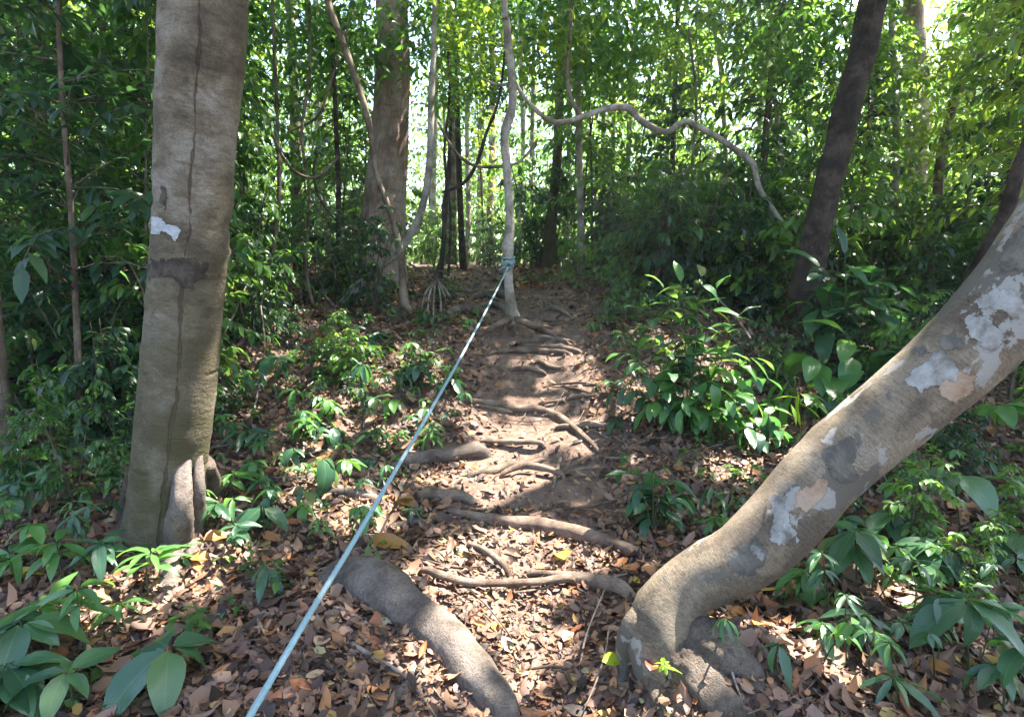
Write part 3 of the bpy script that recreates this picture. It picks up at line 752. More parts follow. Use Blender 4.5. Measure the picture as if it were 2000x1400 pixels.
# dark twisted sapling with pale stilt roots left of the trail crest
tw = thing('sapling', on_ground(853, 585), 'dark twisted sapling standing on thin pale stilt roots', 'tree', 'thin trunks around the trail')
tube('trunk', [prow(*p) for p in ((853, 560, 6.9, 8), (852, 540, 6.9, 9), (862, 505, 6.9, 8), (868, 460, 6.9, 8), (866, 400, 6.9, 6), (880, 330, 6.9, 5), (872, 250, 6.9, 4))], M['bark_dark'], tw, sides=8, wob=.1)
for tx_, ty_ in ((822, 622), (834, 632), (846, 646), (872, 610), (862, 628), (884, 600)):
    tube('root', [prow(853, 545, 6.9, 4), prow((853 + tx_) / 2 + (tx_ - 853) * .25, 575, 6.8, 4), (on_ground(tx_, ty_), .006)], M['twig'], tw, sides=6, n=14, wob=.1)

# ================================================================== ROPE
def rope_geo(rows, n, sides=18, strands=3, pitch=.075):
    rows = catmull([(*r[0], r[1]) for r in rows], n)
    T = np.gradient(rows[:, :3], axis=0); T /= np.linalg.norm(T, axis=1)[:, None]
    N = np.array([0, 0, 1.]); V, F, U = [], [], []; s = 0
    for i in range(n):
        N = N - T[i] * (N @ T[i]); N /= np.linalg.norm(N); B = np.cross(T[i], N)
        if i: s += np.linalg.norm(rows[i, :3] - rows[i - 1, :3])
        for j in range(sides):
            a = 2 * math.pi * j / sides
            r = rows[i, 3] * (.80 + .24 * abs(math.cos(strands * .5 * (a + 2 * math.pi * s / pitch / 1.0))))
            V.append(rows[i, :3] + (N * math.cos(a) + B * math.sin(a)) * r); U.append((a * rows[i, 3], s))
    for i in range(n - 1):
        for j in range(sides):
            k = (j + 1) % sides
            F.append((i * sides + j, i * sides + k, (i + 1) * sides + k, (i + 1) * sides + j))
    return V, F, U
R0 = P(993, 521, 6.28)
a0, a1 = P(455, 1455, 1.12), R0
rope = thing('rope', a1, 'taut pale blue rope running uphill to the slim crooked trunk', 'rope')
pts = []
for i in range(9):
    t = i / 8; q = a0.lerp(a1, t); q.z -= .045 * math.sin(math.pi * t); pts.append((q, .0074))
q0 = a0 + (a0 - a1).normalized() * 2.2
pts = [(q0, .0074)] + pts
v, f, u = rope_geo(pts, 900)
mesh_obj('line', v, f, M['rope'], rope, uvs=u)
tc_ = P(993, 511, 6.36)
for k_, (zz, rr) in enumerate(((.045, .066), (.0, .064), (-.022, .066))):
    loop = [(tc_ + Vector((rr * math.cos(a), rr * math.sin(a), zz + .012 * math.sin(a + k_))), .010) for a in np.linspace(0, 2 * math.pi, 17)]
    v, f, u = rope_geo(loop, 60, 10)
    mesh_obj('loop', v, f, M['rope'], rope, uvs=u)
kp = R0 + Vector((0, .01, 0))
knot = [(kp + Vector((.035 * math.sin(2 * a) + .02 * math.sin(a), -.02 * math.cos(3 * a), .03 * math.cos(a) * (1 + .3 * math.sin(3 * a)))), .0105) for a in np.linspace(0, 2 * math.pi, 22)]
v, f, u = rope_geo(knot, 80, 10); mesh_obj('knot', v, f, M['rope'], rope, uvs=u)
v, f, u = rope_geo([(kp, .009), (kp + Vector((-.05, -.03, -.005)), .009), (kp + Vector((-.10, -.02, -.04)), .008)], 24, 10); mesh_obj('rope_end', v, f, M['rope'], rope, uvs=u)
v, f, u = rope_geo([(kp, .009), (kp + Vector((.03, -.04, .02)), .009), (kp + Vector((-.02, -.06, .05)), .008), (kp + Vector((-.08, -.05, .03)), .007)], 30, 10); mesh_obj('rope_end', v, f, M['rope'], rope, uvs=u)
far_end = on_ground(930, 560)
tail = thing('rope', kp, 'thin pale rope leading on from the knot toward the upper trail', 'rope')
v, f, u = rope_geo([(kp, .008), (kp.lerp(far_end, .5) + Vector((0, 0, -.02)), .008), (far_end, .008)], 160, 8); mesh_obj('line', v, f, M['rope'], tail, uvs=u)

# ================================================================== ROOTS AND LOGS ON THE TRAIL
def groot(pts, mat, label, name='root', cat='root', group='roots crossing the trail', sides=14, sink=.35, **kw):
    """pts: px, py, width px; half sunk in the ground. two extra buried ends."""
    rows = []
    for (px, py, w, *lift) in pts:
        g = on_ground(px, py); r = w * .5 * depth_of(g) / FX
        g = g + Vector((0, 0, r * (1 - 2 * sink) + (lift[0] if lift else 0))); rows.append((g, r))
    a, b = rows[0], rows[-1]
    rows = [(a[0] + (a[0] - rows[1][0]).normalized() * a[1] * 2 + Vector((0, 0, -a[1] * 2.2)), a[1] * .7)] + rows + \
           [(b[0] + (b[0] - rows[-2][0]).normalized() * b[1] * 2 + Vector((0, 0, -b[1] * 2.2)), b[1] * .7)]
    o = tube(name, rows, mat, None, sides=sides, wob=kw.pop('wob', .10), wsc=kw.pop('wsc', 9), rough=kw.pop('rough', .05), **kw)
    return tag(o, label, cat, group)
groot([(655, 1135, 60), (700, 1140, 92), (752, 1165, 100), (800, 1205, 86), (862, 1248, 84), (915, 1310, 88), (960, 1358, 78), (985, 1392, 62), (995, 1440, 40)], M['root_grey'],
      'thick grey root snaking downhill under the rope in the foreground', sides=36, sink=.42, lump=.14, wob=.07, n=110)
groot([(866, 998, 10), (920, 1012, 18), (985, 1026, 26), (1060, 1036, 32), (1130, 1052, 32), (1190, 1068, 28), (1240, 1086, 22)], M['root'], 'long pale root crossing the trail above the sunlit leaf patch', sink=.2, n=60)
groot([(832, 972, 24), (865, 976, 26), (900, 978, 26), (922, 986, 20)], M['bark_brown'], 'short dark stub of root left of the long pale root', sink=.2)
groot([(622, 968, 14), (670, 966, 20), (715, 974, 20), (750, 988, 14)], M['root_grey'], 'grey root crossing beneath the rope on the left side', sink=.25)
groot([(755, 1034, 12), (790, 1028, 18), (822, 1024, 16)], M['root_grey'], 'short grey root piece beside the rope on dead leaves', sink=.25)
lg = groot([(768, 918, 14), (800, 908, 26), (850, 902, 28), (900, 895, 29), (936, 890, 28)], M['root_grey'], 'cut grey log lying across the left half of the trail', 'log', 'log', 'dead wood on the ground', sink=.1, wob=.05)
groot([(832, 1130, 15, .03), (872, 1146, 17, .035), (920, 1154, 15, .03), (985, 1158, 15, .04), (1050, 1156, 15, .04), (1110, 1146, 16, .03)], M['root'], 'thin bowed root crossing the bright sunlit patch', sink=.1)
groot([(920, 1078, 11, .03), (950, 1092, 13, .035), (975, 1110, 14, .03), (990, 1122, 11, .01)], M['bark_brown'], 'short root diving into the sunlit patch', sink=.2)
groot([(1040, 1134, 12, .03), (1090, 1136, 16, .02), (1135, 1142, 28), (1180, 1152, 34), (1222, 1165, 28)], M['root'], 'knobbly root joining the base of the leaning trunk', sink=.1)
groot([(940, 868, 8, .02), (975, 871, 12, .02), (1010, 874, 12, .03), (1055, 872, 9, .02)], M['root'], 'thin straight root below the bright trail patch', sink=.2)
groot([(985, 932, 10, .02), (1020, 924, 14, .035), (1060, 928, 14, .035), (1095, 934, 10, .02)], M['root'], 'arched small root lying in the middle of the trail', sink=.1)
groot([(905, 786, 9), (950, 790, 13), (1005, 802, 15), (1050, 804, 15), (1090, 818, 15), (1130, 848, 14), (1165, 880, 10)], M['root'], 'forked root curving down the right half of the trail', sink=.15, n=60)
groot([(930, 795, 7), (965, 800, 9), (1000, 808, 8)], M['root'], 'fine rootlet running under the forked root', sink=.2)
groot([(870, 622, 12), (895, 615, 22), (925, 614, 22), (950, 622, 14)], M['root'], 'fat arched root left of the rope trunk base', sink=.05)
groot([(920, 585, 10), (950, 580, 16), (985, 582, 14)], M['root_grey'], 'grey root behind the rope just above the fat one', sink=.1)
groot([(935, 602, 8), (960, 600, 14), (985, 608, 12)], M['root_grey'], 'low grey root left of the rope trunk', sink=.1)
groot([(1035, 640, 8), (1065, 650, 11), (1085, 658, 9)], M['root'], 'thin root leading right from the rope trunk', sink=.1)
groot([(1030, 660, 8), (1060, 664, 12), (1095, 668, 10), (1120, 672, 7)], M['root'], 'root forming the upper step of the stair of roots', sink=.1)
groot([(985, 680, 8), (1020, 672, 12), (1060, 668, 12), (1080, 668, 8)], M['root'], 'root forming the second step of the stair of roots', sink=.1)
groot([(960, 692, 8), (1000, 688, 12), (1050, 690, 12), (1105, 692, 9)], M['root'], 'root forming the lowest step of the stair of roots', sink=.1)
groot([(1060, 680, 7), (1090, 682, 10), (1130, 690, 9)], M['root'], 'root bridging two steps on the right of the stair', sink=.1)
groot([(1000, 724, 7), (1030, 722, 10), (1060, 730, 8)], M['root'], 'small bent root above the bare soil bank', sink=.1)
groot([(870, 570, 6), (930, 575, 9), (975, 590, 7)], M['root'], 'thin root across the upper trail near the crest', sink=.1)
groot([(1060, 610, 7), (1085, 606, 10), (1110, 618, 7)], M['bark_brown'], 'small arched root right of the rope trunk', sink=.1)
groot([(560, 1330, 16), (620, 1322, 20), (690, 1315, 18), (725, 1308, 12)], M['root_grey'], 'grey root lying under the rope near the bottom edge', sink=.3)
groot([(805, 1318, 14), (790, 1350, 22), (760, 1385, 24), (735, 1430, 22)], M['root_grey'], 'grey rootlet forking off downward beside the thick grey root', sink=.2)
groot([(1125, 1280, 8), (1125, 1310, 9), (1150, 1328, 10), (1210, 1340, 11), (1290, 1352, 9), (1385, 1350, 7)], M['root'], 'thin pale root curling over soil at the leaning trunk foot', sink=.0)
groot([(0, 1010, 36), (60, 985, 34), (130, 975, 24), (180, 980, 12)], M['bark_brown'], 'brown root at the left edge behind the ferny seedlings', sink=.2)

rr_ = random.Random(23)
for i in range(9):
    py = 585 + i * 42 + rr_.uniform(-6, 6); xc = CX + FX * float(trail_x(on_ground(1030, py).y)) / on_ground(1030, py).y
    wid = 60 + (py - 560) * .35; x0 = xc + rr_.uniform(-1.0, .5) * wid; ln = wid * rr_.uniform(.5, 1.2); sl = rr_.uniform(-.18, .22); n_ = 5
    ws = rr_.uniform(5, 11) * (.6 + (py - 560) / 500)
    pts_ = [(x0 + ln * t, py + sl * ln * t + rr_.uniform(-5, 5), ws * (.7 + .5 * math.sin(3 * t + .3)), rr_.uniform(-.01, .012)) for t in (0, .25, .5, .75, 1)]
    mt = rr_.choice(['root', 'root', 'bark_brown'])
    z_ = 'near the crest' if py < 640 else ('among the stair of roots' if py < 740 else ('between sun patches' if py < 860 else 'lower on the trail'))
    groot(pts_, M[mt], f"{'dark' if mt == 'bark_brown' else 'pale'} thin rootlet on the trail {z_}", sink=.15, sides=8, n=26, group=f'rootlets {z_}')
# sticks and twigs
def stick(pts, mat, label, name='twig', group='dead wood on the ground', cat='twig'):
    rows = []
    for (px, py, w, h) in pts:
        g = on_ground(px, py); rows.append((g + Vector((0, 0, h)), w * .5 * depth_of(g) / FX))
    return tag(tube(name, rows, mat, None, sides=8, wob=.1, wsc=18), label, cat, group)
stick([(638, 1188, 8, .015), (680, 1204, 10, .02), (722, 1226, 8, .012)], M['twig'], 'pale broken twig under the rope beside the thick grey root')
stick([(688, 1262, 9, .015), (730, 1294, 12, .02), (790, 1325, 9, .015)], M['twig'], 'pale twig pointing at the thick grey root')
stick([(596, 1295, 7, .02), (640, 1312, 10, .03), (668, 1335, 9, .02), (690, 1365, 6, .01)], M['twig_dark'], 'dark crooked twig right of the rope near the bottom edge')
stick([(1030, 1316, 5, .02), (1080, 1314, 6, .03), (1130, 1318, 5, .02)], M['twig_dark'], 'thin dark twig lying straight on bare soil')
stick([(1130, 1320, 4, .01), (1145, 1260, 4, .05), (1180, 1190, 3, .1)], M['twig'], 'fine twig sticking up before the leaning trunk')
stick([(1100, 1000, 6, .02), (1150, 998, 7, .03), (1205, 985, 5, .03)], M['twig_dark'], 'dark twig under the small shrub right of the trail')
stick([(1095, 895, 6, .01), (1086, 930, 8, .015), (1078, 960, 6, .01)], M['twig'], 'short pale twig on the right of the trail')
stick([(1080, 755, 4, .02), (1130, 752, 5, .02), (1170, 756, 4, .02)], M['twig_dark'], 'dark twig laid level on the trail below the stair of roots')
stick([(565, 600, 10, .05), (610, 585, 12, .10), (660, 570, 12, .16), (715, 548, 10, .22)], M['bark_dark'], 'dark fallen pole resting left of the reddish trunk', 'fallen_branch', cat='branch')
stick([(625, 565, 5, .25), (632, 590, 6, .12), (655, 604, 6, .02)], M['twig'], 'pale bent twig hooked beside the fallen pole')
stick([(1245, 545, 7, .32), (1215, 580, 9, .16), (1178, 632, 9, .02)], M['twig'], 'pale dead branch propped on the slope right of the trail', 'fallen_branch', cat='branch')
stick([(1190, 545, 12, .1), (1230, 560, 14, .12), (1290, 575, 12, .1)], M['twig_dark'], 'dark rotten branch on the slope right of the trail', 'fallen_branch', cat='branch')
stick([(678, 735, 22, .03), (690, 755, 24, .03), (702, 785, 20, .02)], M['root_grey'], 'stubby pale stump end among the umbrella seedlings', 'stump', cat='stump')
for pts, lab in [([(400, 885, 5, .12), (370, 905, 5, .14), (340, 930, 4, .1)], 'white bare twig leaning on the foot of the broad trunk'),
                 ([(395, 880, 4, .12), (385, 925, 4, .08), (370, 960, 3, .03)], 'thin bare twig hanging before the foot of the broad trunk'),
                 ([(440, 720, 4, .3), (465, 690, 4, .4), (490, 660, 3, .55)], 'bare thin twig rising right of the broad trunk'),
                 ([(500, 800, 4, .05), (520, 740, 4, .25), (515, 690, 3, .45)], 'bare forked twig between seedlings left of the rope'),
                 ([(1440, 690, 5, .1), (1480, 715, 5, .2), (1530, 735, 4, .15)], 'dry grey twig tangled in the leafy shrub'),
                 ([(1400, 640, 4, .3), (1450, 690, 5, .25), (1510, 760, 4, .05)], 'dry bent twig drooping behind the leafy shrub'),
                 ([(1410, 560, 5, .4), (1440, 590, 5, .25), (1475, 650, 4, .05)], 'reddish dry twig behind the leafy shrub')]:
    stick(pts, M['twig'], lab)
def zone_txt(px, py):
    a = ('at the left edge' if px < 250 else 'right of the broad trunk' if px < 560 else 'between broad trunk and rope' if px < 720 else 'left of the rope' if px < 900 else
         'beside the trail' if px < 1250 else 'around the leafy shrub' if px < 1450 else 'above the leaning trunk' if px < 1700 and py < 900 else 'below the leaning trunk' if px < 1800 else 'at the right edge')
    return a + (' far up' if py < 640 else ' halfway up' if py < 740 else ' lower down' if py < 860 else ' close by')
tr = random.Random(3)
zones = ['thin dry twig among dead leaves beside the trail', 'thin dry twig among dead leaves on the left slope', 'thin dry twig among dead leaves right of the trail']
for i in range(105):
    px = tr.choice([tr.uniform(420, 930), tr.uniform(700, 1250), tr.uniform(1150, 1560)]); py = tr.uniform(620, 1000) if i < 82 else tr.uniform(1000, 1390)
    z_ = 1 if px < 800 else (2 if px > 1180 else 0)
    g = on_ground(px, py); a = tr.uniform(0, math.pi); L = tr.uniform(.12, .5)
    dv = Vector((math.cos(a), math.sin(a) * .9, 0)); k = Vector((-dv.y, dv.x, 0)) * tr.uniform(-.12, .12) * L
    rows = []
    for s in (-.5, -.1, .25, .5):
        q = g + dv * L * s + k * (1 - 4 * s * s); q.z = gz(q.x, q.y) + .018 + abs(s) * tr.uniform(0, .1); rows.append((q, tr.uniform(.002, .0055)))
    mt = tr.choice(['twig', 'twig', 'twig_dark']); tz = zone_txt(px, py); lk = 'dark thin' if mt == 'twig_dark' else 'pale thin'
    tag(tube('twig', rows, M[mt], None, sides=5, n=10, wob=.1), f'{lk} twig among dead leaves {tz}', 'twig', f'{lk} twigs {tz}')

# ================================================================== CROWNS / CANOPY ADDED FOR SHADE, GAPS CUT FOR CHOSEN SUN SPOTS
spots = [(970, 1095, 72), (880, 1120, 42), (1070, 1105, 40), (930, 1200, 36), (1000, 1045, 30), (1095, 1085, 45), (1010, 1190, 45), (1040, 1265, 38), (870, 1290, 40), (1000, 860, 75), (1060, 840, 50), (930, 935, 45), (1010, 960, 35), (700, 1010, 40),
         (350, 1040, 42), (225, 1165, 42), (400, 1100, 35), (260, 1190, 30), (1240, 1340, 42), (1260, 1390, 36), (1450, 880, 55), (1400, 880, 30), (1480, 1260, 45), (1560, 1270, 45), (1770, 1170, 40), (1440, 1230, 30),
         (640, 780, 45), (560, 720, 40), (720, 740, 35), (480, 790, 35), (600, 860, 40), (690, 660, 30), (820, 710, 35), (890, 548, 40), (950, 560, 30), (1080, 700, 35), (1110, 740, 30), (1200, 770, 35), (900, 640, 30), (1350, 700, 50), (1250, 640, 30),
         (500, 650, 30), (120, 700, 35), (60, 790, 30), (1640, 640, 40), (1750, 560, 40), (930, 600, 25), (1130, 600, 30), (1240, 560, 30), (610, 950, 30), (780, 850, 30), (1150, 860, 30), (1260, 870, 30)]
SP = []
for px, py, r in spots:
    g = on_ground(px, py); SP.append((g.x, g.y, r * depth_of(g) / FX * 1.2 + .03))
for px, py, dep, r in ((775, 330, 8.6, .18), (785, 410, 8.6, .2), (772, 250, 8.55, .16), (745, 470, 8.6, .16), (788, 200, 8.55, .14), (760, 150, 8.5, .15), (832, 370, 7.0, .2), (815, 432, 7.05, .2), (778, 490, 7.2, .2), (842, 250, 7.0, .15), (1000, 420, 6.3, .1), (995, 230, 6.2, .12), (1228, 211, 7, .12), (1310, 1115, 2.3, .09), (1400, 1060, 2.25, .08), (1135, 380, 9.9, .2)):
    p = P(px, py, dep); h = p.z - gz(p.x, p.y); SP.append((p.x - TO_SUN.x / TO_SUN.z * h, p.y - TO_SUN.y / TO_SUN.z * h, r))
SP = np.array(SP)
crown_sites = []   # (tree, x, y)
for t in (tree_a, tree_l, tree_c, tree_b):
    tp = t.get('top') or None
    crown_sites.append([t, 0, 0])
crown_sites[0][1:] = [A_rows[-1][0].x, A_rows[-1][0].y]
crown_sites[1][1:] = [L_rows[-1][0].x, L_rows[-1][0].y]
crown_sites[2][1:] = list(tree_c['top'])[:2]; crown_sites[3][1:] = list(tree_b['top'])[:2]
for (x, y, lab) in [(5.6, -1.2, 'unseen tree added beside the viewer on the right to hold the shading canopy'), (7.2, 5.2, 'unseen tree added right of the leaning trunk to hold the shading canopy'),
                    (-5.0, 1.2, 'unseen tree added beside the viewer on the left to hold the shading canopy'), (9.0, 2.0, 'unseen tree added far to the right to hold the shading canopy'),
                    (1.6, -2.6, 'unseen tree added behind the viewer to hold the shading canopy')]:
    z0 = gz(x, y)
    t = thing('forest_tree', (x, y, z0), lab, 'tree', 'tall forest trees')  # out of view, added to carry the leaves that shade the trail
    tube('trunk', [((x, y, z0 - .1), .2), ((x + .1, y, z0 + 2), .16), ((x - .1, y + .1, z0 + 5), .13), ((x, y, z0 + 8.5), .07)], M['bark_grey'], t, sides=12, n=40)
    crown_sites.append([t, x, y])
def canopy():  # leaf layer above the frame, put in for shade, opened toward bright spots
    n = 140000
    q = np.stack([rng.uniform(-6.5, 7, n), rng.uniform(-.5, 10.5, n)], 1)
    gzv = G(q[:, 0], q[:, 1])
    h = rng.uniform(6.8, 10.2, n)
    s = np.array(TO_SUN) / TO_SUN.z
    pos = np.stack([q[:, 0] + s[0] * h, q[:, 1] + s[1] * h, gzv + h], 1)
    # clumps and small random holes
    cl = np.sin(q[:, 0] * 2.3 + 1.1 * np.sin(q[:, 1] * 1.7)) * np.sin(q[:, 1] * 2.1 + .8 * np.sin(q[:, 0] * 2.9 + 2))
    dt = q[:, 0] - trail_x(q[:, 1])
    dens = np.where((q[:, 1] < 7) & (dt > -2.4) & (dt < 3.2), 1.0, np.where(dt < 0, .22, .30)) * (.9 + .3 * cl)
    dens = np.where((dt > 1.1) & (q[:, 1] > 4.2), np.minimum(dens, .55), dens)
    dens = np.where((dt < -1.0) & (q[:, 1] > 4.6), np.minimum(dens, .62), dens)
    dens = np.where((q[:, 1] < 3.6), np.maximum(dens, 1.1), dens)
    keep = rng.random(n) < dens
    d2 = ((q[:, None, 0] - SP[None, :, 0]) ** 2 + ((q[:, None, 1] - SP[None, :, 1]) * .8) ** 2) / (SP[None, :, 2] ** 2)
    ang = np.arctan2(q[:, None, 1] - SP[None, :, 1], q[:, None, 0] - SP[None, :, 0])
    lim = 1 + .35 * np.sin(3 * ang + SP[None, :, 0] * 9) + .25 * np.sin(5 * ang + SP[None, :, 1] * 7)
    hole = (d2 * SP[None, :, 2] ** 2 < (SP[None, :, 2] * lim + .07) ** 2)
    keep &= ~hole.any(1)
    pos = pos[keep]
    # the part of a crown that would hang into the frame is left to the trees further back
    r = pos - np.array(CAM); dep = r @ np.array(_CF); up = r @ np.array(_CU)
    m = len(pos)
    d = rng.normal(size=(m, 3)); d[:, 2] = d[:, 2] * .4 - .35
    nn = rng.normal(size=(m, 3)) * .45 + np.array([0.3, .2, 1.0])
    L = rng.uniform(.11, .20, m)
    pos = pos - d / np.linalg.norm(d, axis=1)[:, None] * L[:, None] * .5
    sites = np.array([(c[1], c[2]) for c in crown_sites])
    who = ((pos[:, None, :2] - sites[None]) ** 2).sum(2).argmin(1)
    for i, (t, x, y) in enumerate(crown_sites):
        w = who == i
        if w.sum() < 20: continue
        me = cloud_mesh('crown', pos[w] - np.array(t.location), d[w], nn[w], L[w], 'wide', M['leaf_light'], rng.random(w.sum()))
        link(bpy.data.objects.new('crown', me), t)
        # limbs reaching up into the crown
        cen = pos[w].mean(0); st = Vector((x, y, 6.2 + gz(x, y)))
        if i < 2: st = (A_rows if i == 0 else L_rows)[-2][0]
        geo = []
        for k in range(3):
            e = Vector(pos[w][rng.integers(w.sum())]); mid = st.lerp(e, .5) + Vector((0, 0, .5))
            geo.append(tube_geo([(*st, .06), (*mid, .04), (*e, .012)], sides=6, n=12))
        v, f, u = join_geo(geo); mesh_obj('limbs', v, f, M['bark_brown'], t, uvs=u)
canopy()

# ================================================================== SAPLINGS AND SHRUBS (shared meshes)
def spray_leaves(stem_pts, rnd_, nb, blen, leafL, per, droop=.5, up=.25):
    """branches off a stem with leaves set alternately along them"""
    geo, P_, D_, N_ = [], [], [], []
    s = catmull(stem_pts, 40)
    for b in range(nb):
        t = .12 + .88 * (b + rnd_.random()) / nb
        i = min(39, int(t * 39)); o = Vector(s[i])
        az = rnd_.uniform(0, 2 * math.pi); L = blen * (1.1 - .65 * t) * rnd_.uniform(.6, 1.25)
        d = Vector((math.cos(az), math.sin(az), up + rnd_.uniform(-.35, .75)))
        pts_ = [o]; dd = d.normalized()
        for k in range(5):
            dd = (dd + Vector((rnd_.uniform(-.3, .3), rnd_.uniform(-.3, .3), -droop * .28 + rnd_.uniform(-.15, .15)))).normalized(); pts_.append(pts_[-1] + dd * L / 5)
        geo.append(tube_geo([(*q, max(.0012, .0035 * (1.1 - k / 6) * (1 + L * .5))) for k, q in enumerate(pts_)], sides=4, n=6, wob=0))
        c = catmull([tuple(q) for q in pts_], per + 1); T = np.gradient(c, axis=0)
        for k in range(per + 1):
            if k < per * .15 : continue
            f_ = Vector(T[k]).normalized(); side = f_.cross(Vector((0, 0, 1)))
            side = (side if side.length > .05 else Vector((1, 0, 0))).normalized() * (1 if k % 2 else -1)
            for rep in range(2 if rnd_.random() < .55 else 1):
                dl = (f_ * rnd_.uniform(.3, .9) + side * rnd_.uniform(.5, 1.0) + Vector((rnd_.uniform(-.3, .3), rnd_.uniform(-.3, .3), -rnd_.uniform(-.2, .7))))
                if k == per: dl = f_ + Vector((0, 0, -.4))
                P_.append(tuple(Vector(c[k]) + Vector((rnd_.uniform(-.02, .02),) * 3))); D_.append(tuple(dl))
                N_.append((rnd_.uniform(-.5, .5), rnd_.uniform(-.5, .5), 1))
    return geo, P_, D_, N_
def make_variant(seed, H, stem_r, nb, blen, leafL, per, kind, mat, lo=.0, lean=.25, stems=1, bark='bark_brown', droop=.5):
    rr = random.Random(seed); geo, PP, DD, NN = [], [], [], []
    for s_ in range(stems):
        a = rr.uniform(0, 6.28); lx, ly = math.cos(a) * lean * H * .4, math.sin(a) * lean * H * .4
        if stems > 1: lx *= 1.6; ly *= 1.6
        st = [(lx * t ** 1.5 + rr.uniform(-.05, .05) * H * .3 * t, ly * t ** 1.5 + rr.uniform(-.05, .05) * H * .3 * t, H * t * (1 if stems == 1 else rr.uniform(.75, 1.05)) - .05) for t in (0, .25, .5, .75, 1)]
        geo.append(tube_geo([(*q, stem_r * (1 - .8 * i / 4)) for i, q in enumerate(st)], sides=7, n=26, wob=.08))
        cut = st if lo <= 0 else [tuple(v) for v in catmull(st, 21)[int(lo * 20):]]
        g2, a_, b_, c_ = spray_leaves(cut, rr, max(3, nb // stems), blen, leafL, per, droop)
        geo += g2; PP += a_; DD += b_; NN += c_
    v, f, u = join_geo(geo)
    me = bpy.data.meshes.new('stem'); me.from_pydata([tuple(q) for q in v], [], f)
    ul = me.uv_layers.new(name='UVMap'); vi = np.empty(len(me.loops), int); me.loops.foreach_get('vertex_index', vi)
    ul.data.foreach_set('uv', np.asarray(u)[vi].ravel()); me.polygons.foreach_set('use_smooth', [True] * len(me.polygons)); me.materials.append(M[bark])
    r2 = np.random.default_rng(seed)
    n = len(PP); R = r2.random(n) * .8 + .2 * np.repeat(r2.random(n // 12 + 1), 12)[:n]
    lm = cloud_mesh('foliage', PP, DD, NN, r2.uniform(.65, 1.2, n) * leafL, kind, M[mat], R)
    return me, lm
SAP = [
    (make_variant(1, 5.2, .022, 70, 1.15, .15, 13, 'mid', 'leaf', lo=.12), 'narrow leaves'),
    (make_variant(2, 4.4, .018, 66, 1.0, .125, 14, 'wide', 'leaf_light', lo=.10), 'fresh light leaves'),
    (make_variant(3, 5.8, .024, 76, 1.25, .175, 12, 'mid', 'leaf_dark', lo=.10), 'dark drooping leaves'),
    (make_variant(4, 3.6, .015, 58, .85, .15, 12, 'mid', 'leaf', lo=.05), 'small narrow leaves'),
    (make_variant(5, 5.0, .020, 64, 1.1, .165, 12, 'wide', 'leaf_light', lo=.15), 'broad light leaves'),
    (make_variant(6, 6.2, .026, 80, 1.35, .16, 13, 'mid', 'leaf_yellow', lo=.25), 'yellow green leaves'),
    (make_variant(7, 4.0, .016, 58, .95, .165, 12, 'wide', 'leaf_dark', lo=.0), 'broad dark leaves'),
]
SHR = [
    (make_variant(21, 1.5, .012, 48, .55, .12, 10, 'mid', 'leaf_dark', stems=4, lean=.5), 'fine dark leaves'),
    (make_variant(22, 1.2, .010, 42, .5, .13, 9, 'wide', 'leaf_dark', stems=4, lean=.6), 'rounded dark leaves'),
    (make_variant(23, 1.8, .013, 54, .6, .12, 10, 'mid', 'leaf', stems=4, lean=.5), 'narrow mid green leaves'),
    (make_variant(24, 1.0, .009, 34, .42, .11, 9, 'mid', 'leaf', stems=3, lean=.7), 'low narrow leaves'),
    (make_variant(25, 1.4, .011, 42, .5, .14, 9, 'wide', 'leaf_light', stems=4, lean=.5), 'light broad leaves'),
]
def landmark(x, y):
    px = CX + FX * x / max(y, .1)
    side = ['at far left', 'left of the broad trunk', 'right of the broad trunk', 'near the upper trail', 'behind the winding vine',
            'left of the dark trunk', 'right of the dark trunk', 'at far right'][int(np.digitize(px, [150, 430, 720, 1050, 1300, 1590, 1800]))]
    dist = 'close by' if y < 6.5 else ('on the slope' if y < 7.9 else 'high up' if y < 9.5 else ('past the crest' if y < 14 else ('deep inside' if y < 19 else 'far inside')))
    return side, dist
def place(variants, idx, x, y, scale, rz, name, what, cat, grp):
    (sm, fm), look = variants[idx]
    z = gz(x, y) - .03
    side, dist = landmark(x, y)
    t = bpy.data.objects.new(name, None); t.empty_display_size = .1
    t.location = (x, y, z); t.rotation_euler = (0, 0, rz); t.scale = (scale, scale, scale); link(t)
    tag(t, f'{what} with {look} {dist} {side}', cat, f'{grp} {dist} {side}')
    link(bpy.data.objects.new('stem', sm), t)
    link(bpy.data.objects.new('foliage', fm), t)
    return t
sr = random.Random(5)
SIGHT = [(0, 1132, 9.9, .75), (0, 1080, 12, .6), (0, 1000, 25, .6), (0, 957, 20, .5), (0, 885, 14, .7), (0, 1490, 8.8, .7), (0, 1535, 10, .5), (0, 1640, 6.2, .9), (0, 760, 9, 1.0), (0, 830, 7, .6), (0, 700, 6.8, .6), (0, 1789, 13, .5), (0, 660, 8, .4), (0, 580, 12, .35), (0, 1230, 7, .8), (0, 1400, 7.6, .6), (0, 1320, 7.2, .6), (0, 1450, 7.9, .6), (0, 1510, 8.2, .5), (0, 1746, 9, .45), (0, 1860, 11, .5), (0, 1420, 14, .3)]
def hides(x, y, k=1.0):
    px = CX + FX * x / y
    return any(y < dd - .2 and abs(px - p) < w * k * FX / y for _, p, dd, w in SIGHT)
def clear_of_trail(x, y, m): return abs(x - float(trail_x(y))) > m
def sun_blocked(x, y, rad, h):
    """would a crown here stand in the sun that reaches one of the bright patches?"""
    s = TO_SUN / TO_SUN.z
    for (a, b, r) in SP:
        dx, dy = x - a, y - b
        t = max(0., min(h, (dx * s.x + dy * s.y) / (s.x ** 2 + s.y ** 2)))
        if math.hypot(dx - s.x * t, dy - s.y * t) < rad + r * .5: return True
    return False
